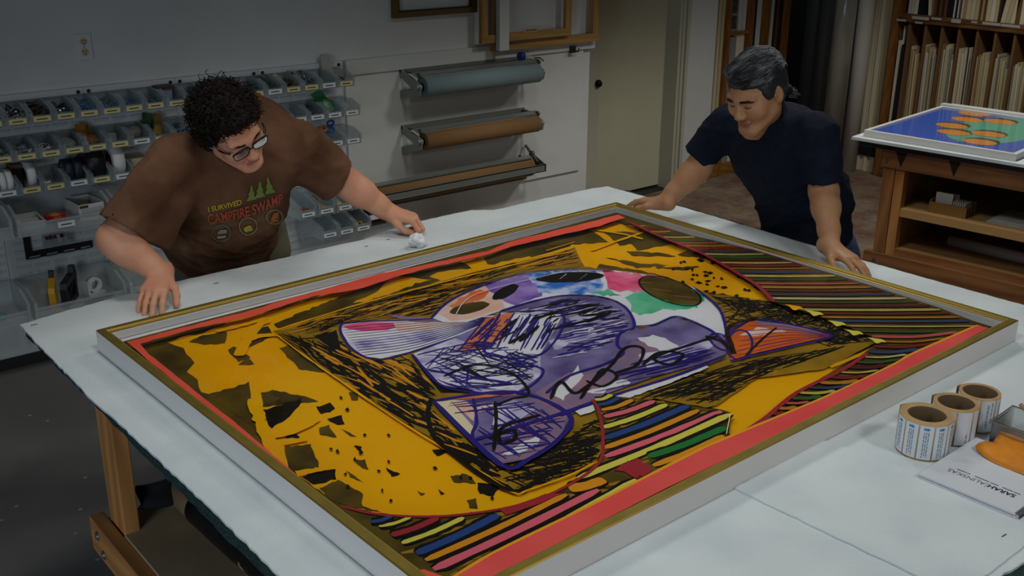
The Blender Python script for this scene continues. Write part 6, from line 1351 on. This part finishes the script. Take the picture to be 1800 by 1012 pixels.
    MB().tube(ring_tube(cc+v3(-.006, -.018, -.016), ax, .076, .082, .01), .0095, 8, caps=False).build('collar', mat('brown_rib', '#3a281d', .9), sh)
    # trousers
    f = Field((1.25, 3.3, -.02), (1.95, 4.0, 1.12), .011)
    f.ell((1.60, 3.67, .92), (.19, .155, .15), None, .05)
    for q in (-1, 1): f.cap((1.60+q*.095, 3.68, .88), (1.60+q*.115, 3.66, .50), .105, .082, .03); f.cap((1.60+q*.115, 3.66, .50), (1.60+q*.125, 3.69, .10), .082, .072, .03)
    f.cap((1.735, 3.56, 1.0), (1.745, 3.56, .90), .055, .06, .03)
    P, Q = f.mesh(); mesh_obj('trousers', [(relax(P, Q, 1), Q)], [mat('khaki_twill', '#6b6552', .85)], pL)
    for q in (-1, 1):
        f = Field((1.60+q*.13-.09, 3.40, -.005), (1.60+q*.13+.09, 3.80, .14), .008); f.cap((1.60+q*.125, 3.70, .05), (1.60+q*.14, 3.50, .035), .048, .042, .02); f.cut((1.60+q*.13, 3.6, .004), (0, 0, -1), .3); P, Q = f.mesh(); mesh_obj('shoe', [(P, Q)], [mat('dark_shoe', '#2a2522', .6)], pL)
    return sh
SHL = left_man()
# print on the shirt front: letters and badges laid on the cloth
def shirt_print(sh):
    bpy.context.view_layer.update(); bm = bmesh.new(); bm.from_mesh(sh.data); bv = BVHTree.FromBMesh(bm); bm.free()
    def lay(x, y):
        h = bv.ray_cast(CAM, ray(x, y).normalized())
        if h[0] is None: return at_d(x, y, 3.6)
        n = h[1]; return h[0]+(n if n.dot(CF) < 0 else -n)*.0042
    def path(pts, t):
        L = [0]
        for i in range(len(pts)-1): L.append(L[-1]+math.hypot(pts[i+1][0]-pts[i][0], pts[i+1][1]-pts[i][1]))
        s = t*L[-1]
        for i in range(len(pts)-1):
            if s <= L[i+1] or i == len(pts)-2:
                u = (s-L[i])/(L[i+1]-L[i]); return (pts[i][0]+u*(pts[i+1][0]-pts[i][0]), pts[i][1]+u*(pts[i+1][1]-pts[i][1]))
    def line(body, base, top, m_, name, bold=True):
        vs, fs = text_polys(body, bold); x1 = max(v.x for v in vs); x0 = min(v.x for v in vs); y1 = max(v.y for v in vs); mb = MB()
        def W(v): t = (v.x-x0)/(x1-x0); a = path(base, t); b = path(top, t); k = v.y/y1; return lay(a[0]+(b[0]-a[0])*k, a[1]+(b[1]-a[1])*k)
        # split long outline faces so they follow the cloth
        mb.add([W(v) for v in vs], fs); mb.build(name, m_, sh, weld=False)
    line('I SURVIVED', [(366.5, 371), (390, 366), (424, 358)], [(365.5, 362.5), (390, 358), (424, 348.5)], mat('yellow_ink', '#a89a2c', .8), 'lettering')
    line('CAMPFIRE SWAMP', [(367, 392), (400, 386), (440, 377), (470, 366), (495, 353)], [(364, 375), (400, 370), (440, 359), (470, 348), (495, 338)], mat('rust_ink', '#a5482f', .8), 'lettering')
    mg = mat('tree_green_ink', '#667a33', .8)
    for (bx, by, tx, ty, w) in ((441, 352, 441.5, 322.5, 9), (456, 347, 455.5, 315.5, 9.5), (474, 340, 468.5, 308.5, 9.5)):
        mb = MB(); pts = []; n = 3
        for k in range(n):
            t0, t1 = k/n, (k+1)/n; pts += [(tx+(bx-tx)*t1-w*t1, ty+(by-ty)*t1), (tx+(bx-tx)*t1-w*t1*.6, ty+(by-ty)*t1)]
        L = [(tx, ty)]+pts; R_ = [(2*(tx+(by and (bx-tx)*((y-ty)/(by-ty))))-x, y-3*((y-ty)/(by-ty))) for x, y in pts][::-1]
        poly = L+R_; mb.add([lay(*p) for p in poly], [list(range(len(poly)))]); mb.build('pine_tree_print', mg, sh, weld=False)
    for (cx, cy, a, b, mo, mi_, inner) in ((389, 408, 17, 15.5, 'badge_grey', 'badge_pale', [(382, 407), (388, 402), (399, 402), (398, 408), (384, 410)]), (435.5, 396, 16.5, 16, 'badge_tan', 'badge_yellow', [(427, 400), (436, 394), (442, 396), (440, 404), (431, 407)]), (481, 380, 15, 13.5, 'badge_tan', 'badge_orange', [(474, 384), (480, 373), (488, 372), (487, 381), (480, 387)])):
        mb = MB(); q = [(cx+a*math.cos(t), cy+b*math.sin(t)) for t in [i*2*PI/24 for i in range(25)]]; qi = [(cx+(a-2.2)*math.cos(t), cy+(b-2.2)*math.sin(t)) for t in [i*2*PI/24 for i in range(25)]]
        for i in range(24): mb.add([lay(*q[i]), lay(*q[i+1]), lay(*qi[i+1]), lay(*qi[i])], [(0, 1, 2, 3)])
        bo = mb.build('badge_print', mat(mo, {'badge_grey': '#5c6050', 'badge_tan': '#7d7048'}[mo], .8), sh, weld=False)
        mb = MB(); mb.add([lay(*p) for p in inner], [list(range(len(inner)))]); mb.add([lay(cx-8, cy+6), lay(cx+8, cy+4), lay(cx+7, cy+8), lay(cx-6, cy+10)], [(0, 1, 2, 3)]); mb.build('badge_motif', mat(mi_, {'badge_pale': '#8b9080', 'badge_yellow': '#a3982c', 'badge_orange': '#9a5a2a'}[mi_], .8), sh, weld=False)
shirt_print(SHL)
# tissue in his left hand
tc = at_z(735, 424, TZ+.022); b = MB(); b.ball((0, 0, 0), .029, 32, 0, (1.15, .8, .85))
b.v = [tuple(V(v)*(1+.5*noise.noise(V(v)*45)+.35*noise.noise(V(v)*110))+V((tc.x, tc.y, tc.z+.003))) for v in b.v]
tag(b.build('crumpled_tissue', mat('tissue_white', '#e6e8ea', .9)), 'crumpled white tissue held under the wiping hand', 'tissue')
# ================= the man in the navy shirt
RR = [[-.0234, -.9217, -.3873], [.9990, -.0362, .0258], [-.0378, -.3863, .9216]]; PR = (3.0215, 2.3827, 1.529)
pR = empty('person', (3.62, 2.35, 0), 'man with short grey hair in a navy t-shirt leaning on the table edge', 'person')
alS, alE, alW = v3(3.235, 2.260, 1.372), v3(3.250, 2.222, 1.165), v3(3.090, 2.060, 1.034)
arS, arE, arW = v3(3.215, 2.665, 1.345), v3(3.150, 2.735, 1.165), v3(3.045, 2.800, 1.036)
nbR = v3(3.165, 2.455, 1.425)
def right_man():
    hf, G, R = head_field(RR, PR, 1.05, dict(neck=nbR, neckf=v3(3.11, 2.45, 1.375), jaw=.003, neckr=.064))
    parts = []; P, Q = hf.mesh(); parts.append((relax(P, Q, 1, .35), Q))
    lo, hi = bbox([alS, alE, alW, alW+v3(-.12, -.26, -.08), alW+v3(-.1, 0, 0)], .07); f = Field(lo, hi, .0036)
    arm(f, alS, alE, alW, (.056, .049, .047, .034))
    hand(f, alW+v3(-.006, -.008, -.006), (-.14, -.97, -.16), (.12, -.1, 1), 1, [(5, 16, 14, 10), (0, 14, 14, 10), (-5, 14, 14, 10), (-11, 15, 14, 10)], [(.018, .012, -.008), (.046, .044, -.014), (.060, .072, -.022), (.066, .098, -.034)], 1.05)
    P, Q = f.mesh(); parts.append((relax(P, Q, 1, .3), Q))
    lo, hi = bbox([arS, arE, arW, arW+v3(-.12, .24, -.08), arW+v3(-.1, 0, 0)], .07); f = Field(lo, hi, .0036)
    arm(f, arS, arE, arW, (.054, .048, .046, .033))
    hand(f, arW+v3(-.005, .006, -.006), (-.02, .97, -.14), (.1, .1, 1), -1, [(5, 14, 14, 10), (0, 12, 14, 10), (-5, 12, 14, 10), (-11, 14, 14, 10)], [(.018, .012, -.008), (.046, .044, -.014), (.060, .072, -.022), (.066, .098, -.034)], 1.03)
    P, Q = f.mesh(); parts.append((relax(P, Q, 1, .3), Q))
    f = Field((3.0, 2.05, 0), (3.9, 2.75, 1.45), .014)
    f.cap((3.26, 2.45, 1.30), (3.50, 2.41, .98), .085, .095, .03)
    for q in (-1, 1): f.cap((3.51, 2.40+q*.085, .88), (3.53, 2.37+q*.10, .48), .07, .055, .03); f.cap((3.53, 2.37+q*.10, .48), (3.60, 2.35+q*.11, .09), .058, .04, .03)
    P, Q = f.mesh(); parts.append((P, Q)); p0 = np.array(PR)
    def mf(c):
        l = (c-p0)@R/1.05; m = np.zeros(len(c))
        m[(l[:, 1] > .07) & (l[:, 2] < -.050) & (l[:, 2] > -.112) & (np.abs(l[:, 0]) < .030) & ((np.abs(l[:, 0]) < .022) | (l[:, 2] > -.062)) & ((l[:, 2] > -.066) | (l[:, 2] < -.088))] = 2
        m[(((l[:, 0]/.024)**2+((l[:, 2]+.0712)/.0125)**2) < 1) & (l[:, 1] > .08)] = 1
        return m
    mesh_obj('body', parts, [M_skinR, M_lipR, M_stub], pR, mf)
    Mh = Matrix([[*R[0], PR[0]], [*R[1], PR[1]], [*R[2], PR[2]], [0, 0, 0, 1]]); T = lambda x, y, z: Mh@V((x*1.05, y*1.05, z*1.05)); rn = random.Random(5)
    for q in (-1, 1): MB().tube([T(q*x, y, z) for x, y, z in ((.018, .0925, -.0065), (.026, .0955, -.008), (.035, .094, -.0085), (.045, .086, -.007))], [.0007, .0013, .0013, .0005], 5).build('eyelashes', M_lash, pR, weld=False)

    hd = [mat('black_grey_hair', '#25262a', .5), mat('mid_grey_hair', '#4b4e52', .5), mat('light_grey_hair', '#7d8184', .45)]
    for q in (-1, 1):
        m = MB()
        for k in range(70):
            t = rn.random(); b = T(q*(.013+.033*t), .1025-.016*t*t-.004*t, .015+.006*t-.008*t*t+rn.uniform(-.0035, .0035)); e = b+(Mh.to_3x3()@V((q*.011, .001, .002-.004*t))); m.tube([b, e], [.001, .0003], 4, caps=False)
        m.build('eyebrow', mat('black_brow', '#17130f', .6), pR, weld=False)
    g = lambda p: np.array(PR)+R@(np.array(p)*1.05)
    hb = Field(np.array(PR)-.2, np.array(PR)+.2, .004)
    hb.ell(g((0, -.020, .048)), (.0855, .106, .092), R, .02); hb.ell(g((0, .040, .086)), (.066, .050, .032), R, .03); hb.ell(g((0, -.066, .000)), (.076, .052, .078), R, .03)
    for q in (-1, 1): hb.ell(g((q*.068, .018, .022)), (.018, .028, .036), R, .015); hb.ell(g((q*.073, -.036, -.012)), (.010, .018, .036), R, .02)
    P, Q = hb.mesh(); N = vnormals(P, Q); dis = np.array([noise.noise(V(p)*60)*.003 for p in P]); P2 = P+N*dis[:, None]
    m = MB(); loc = (P-np.array(PR))@R/1.05; cnt = 0
    for i in np.random.RandomState(3).permutation(len(P)):
        l = loc[i]
        if l[2] < -.075 or (l[1] > .066 and l[2] < .062): continue
        n = V(N[i]); b = V(P[i])-n*.003
        top = l[2] > .055
        fl = Mh.to_3x3()@V((-.55+.2*noise.noise(V(l)*20), -.75, .15)) if top else Mh.to_3x3()@V((.0, -.55, -.75))
        fl = fl-n*fl.dot(n); fl.normalize(); L_ = rn.uniform(.020, .038) if top else rn.uniform(.008, .014); lift = rn.uniform(.15, .5) if top else .2
        pts = [b, b+fl*L_*.4+n*L_*lift*.5, b+fl*L_*.8+n*L_*lift*.45, b+fl*L_+n*L_*lift*.2]
        s_ = noise.noise(V(l)*26); mi = 2 if (s_ > .18 or rn.random() < .10) else 1 if s_ > -.12 else 0
        if not top: mi = 1 if rn.random() < .5 else 0
        m.tube(pts, [.0010, .0010, .0007, .0003], 3, mi, caps=False); cnt += 1
        if cnt > 4200: break
    m.add([tuple(p) for p in P2], [tuple(q) for q in Q.tolist()], 0, True); m.build('hair', hd, pR, weld=False)
    # tied tail of hair
    tb = V(at_d(1383, 157, 3.80)); m = MB(); m.ball(tb, .021, 16, 0, (1, 1, .95)); m.v = [tuple(V(v)+(V(v)-tb).normalized()*.004*noise.noise(V(v)*90)) for v in m.v]; ti = m.build('hair_tie', mat('black_tie', '#0b0b0c', .8), pR)
    m = MB()
    for k in range(60):
        d = V((rn.gauss(.030, .007), rn.gauss(-.010, .008), rn.gauss(-.016, .008))); ph = rn.random()*6; pts = [tb+d*t+V((math.sin(9*t+ph), math.cos(8*t+ph), math.sin(7*t+ph)))*.006*t for t in [i/8 for i in range(9)]]; m.tube(pts, .0008, 3, rn.choice((0, 1, 1, 2)), caps=False)
    m.build('tied_tail', hd, pR, weld=False)
    # shirt
    M_nv = mat('navy_cotton', '#161d2b', .9, col2='#121826', scale=30, bump=.25, bscale=260, spec=.15, sheen=0)
    f = Field((2.98, 1.98, .78), (3.86, 2.90, 1.55), .0056)
    lat = unit(alS-arS); tor = unit(v3(3.22, 2.45, 1.36)-v3(3.56, 2.36, .95)); nor = np.cross(lat, tor); Rt = np.stack([lat, tor, nor], 1)
    f.ell((3.27, 2.45, 1.245), (.200, .19, .125), Rt, .06); f.ell((3.40, 2.42, 1.09), (.205, .22, .135), Rt, .06); f.ell((3.46, 2.425, .93), (.165, .18, .150), None, .06)
    f.cap(alS+v3(.01, .03, -.01), arS+v3(.01, -.03, -.01), .074, .070, .06); f.cap((3.20, 2.455, 1.37), (3.26, 2.43, 1.36), .085, .10, .06); f.ell((3.33, 2.40, 1.30), (.12, .15, .10), None, .05)
    hL = v3(3.255, 2.232, 1.195); hR = v3(3.165, 2.742, 1.205); dL = unit(hL-alS); dR = unit(hR-arS)
    sl = Field((2.98, 1.98, .78), (3.86, 2.90, 1.55), .0056)
    sl.cap(alS, hL+dL*.05, .070, .076, .04); sl.cap(arS, hR+dR*.05, .070, .072, .04)
    sl.cut(hL, dL+v3(-.15, .0, 0), .20); sl.cut(hR, dR, .19)
    sl.cap(hL-dL*.03, hL+dL*.1, .066, .068, 0, True); sl.cap(hR-dR*.03, hR+dR*.1, .062, .064, 0, True)
    f._mix((slice(None),)*3, sl.F, .04)
    f.cut((3.5, 2.40, .815), (0, 0, -1), .42)
    f.cap(G((0, -.030, -.050)), nbR+.3*(G((0, -.03, -.05))-nbR), .066, .066, .01, True)
    P, Q = f.mesh(); P = relax(P, Q, 2, .5); N = vnormals(P, Q); P = cloth_wave(P, N, .011, 9, (6, 14)); P = relax(P, Q, 1, .4)
    sh = mesh_obj('t_shirt', [(P, Q)], [M_nv], pR)
    cc = nbR+.30*(G((0, -.03, -.05))-nbR); ax = unit(G((0, -.03, -.05))-nbR)
    MB().tube(ring_tube(cc+v3(.0, 0, -.014), ax, .074, .078, .01), .008, 8, caps=False).build('collar', mat('navy_rib', '#111826', .9), sh)
    f = Field((3.25, 2.0, -.02), (3.95, 2.75, 1.06), .011)
    f.ell((3.50, 2.41, .88), (.135, .155, .14), None, .05)
    for q in (-1, 1): f.cap((3.51, 2.40+q*.085, .84), (3.53, 2.375+q*.105, .48), .094, .078, .03); f.cap((3.53, 2.375+q*.105, .48), (3.60, 2.355+q*.115, .10), .078, .07, .03)
    P, Q = f.mesh(); mesh_obj('jeans', [(relax(P, Q, 1), Q)], [mat('blue_denim', '#27364f', .9, col2='#33486a', scale=60)], pR)
    for q in (-1, 1):
        f = Field((3.32, 2.355+q*.115-.08, -.005), (3.75, 2.355+q*.115+.08, .14), .008); f.cap((3.61, 2.355+q*.115, .05), (3.42, 2.355+q*.125, .035), .046, .040, .02); f.cut((3.52, 2.355+q*.12, .004), (0, 0, -1), .3); P, Q = f.mesh(); mesh_obj('shoe', [(P, Q)], [mat('dark_shoe', '#2a2522', .6)], pR)
right_man()
# ------------------------------------------------------------------ light
def spot(name, loc, target, power, size_deg, blend, radius, col):
    l = bpy.data.lights.new(name, 'SPOT'); l.energy = power; l.spot_size = math.radians(size_deg); l.spot_blend = blend; l.shadow_soft_size = radius; l.color = col
    o = bpy.data.objects.new(name, l); C.objects.link(o); o.location = loc; o.rotation_euler = (V(target)-V(loc)).to_track_quat('-Z', 'Y').to_euler(); return o
def area(name, loc, target, power, sx, sy, col):
    l = bpy.data.lights.new(name, 'AREA'); l.shape = 'RECTANGLE'; l.size = sx; l.size_y = sy; l.energy = power; l.color = col; l.spread = math.radians(95)
    o = bpy.data.objects.new(name, l); C.objects.link(o); o.location = loc; o.rotation_euler = (V(target)-V(loc)).to_track_quat('-Z', 'Y').to_euler(); return o
for (x, y, z, p, c) in ((1.0, 1.3, 2.95, 42, (.97, 1, .97)), (2.7, 1.3, 2.95, 8, (.97, 1, .96)), (1.1, 2.9, 2.95, 27, (1, .99, .95)), (3.0, 2.9, 2.95, 32, (1, .99, .93)), (4.35, 2.95, 2.95, 56, (1, .99, .93)), (6.15, 3.05, 2.95, 82, (1, .98, .90))):
    spot('ceiling_and_fill_lamp', (x, y, z), (x, y, 0), p, 122, .45, .22, c)
spot('ceiling_and_fill_lamp', (2.3, -.7, 2.95), (2.3, 1.1, 1.0), 62, 72, .6, .22, (1, .99, .96))  # fill spot added to brighten the frame's front side, no lamp known there
area('window_daylight', (-2.2, .4, 1.25), (1.0, 2.2, .40), 13, 1.4, 1.2, (.72, .86, 1))
area('added_front_fill', (2.4, -1.9, 1.5), (2.2, 1.6, .6), 1.5, 2.0, 1.0, (.93, .97, 1))  # weak fill added behind the camera for front faces, no window known there
w = bpy.data.worlds.new('world'); bpy.context.scene.world = w; w.use_nodes = True
w.node_tree.nodes['Background'].inputs[0].default_value = (.85, .93, 1, 1); w.node_tree.nodes['Background'].inputs[1].default_value = .018
sc = bpy.context.scene
sc.view_settings.view_transform = 'Standard'; sc.view_settings.look = 'None'; sc.view_settings.exposure = 0; sc.view_settings.gamma = 1; sc.view_settings.use_curve_mapping = False
sc.cycles.max_bounces = 8; sc.cycles.transparent_max_bounces = 24; sc.cycles.use_denoising = True
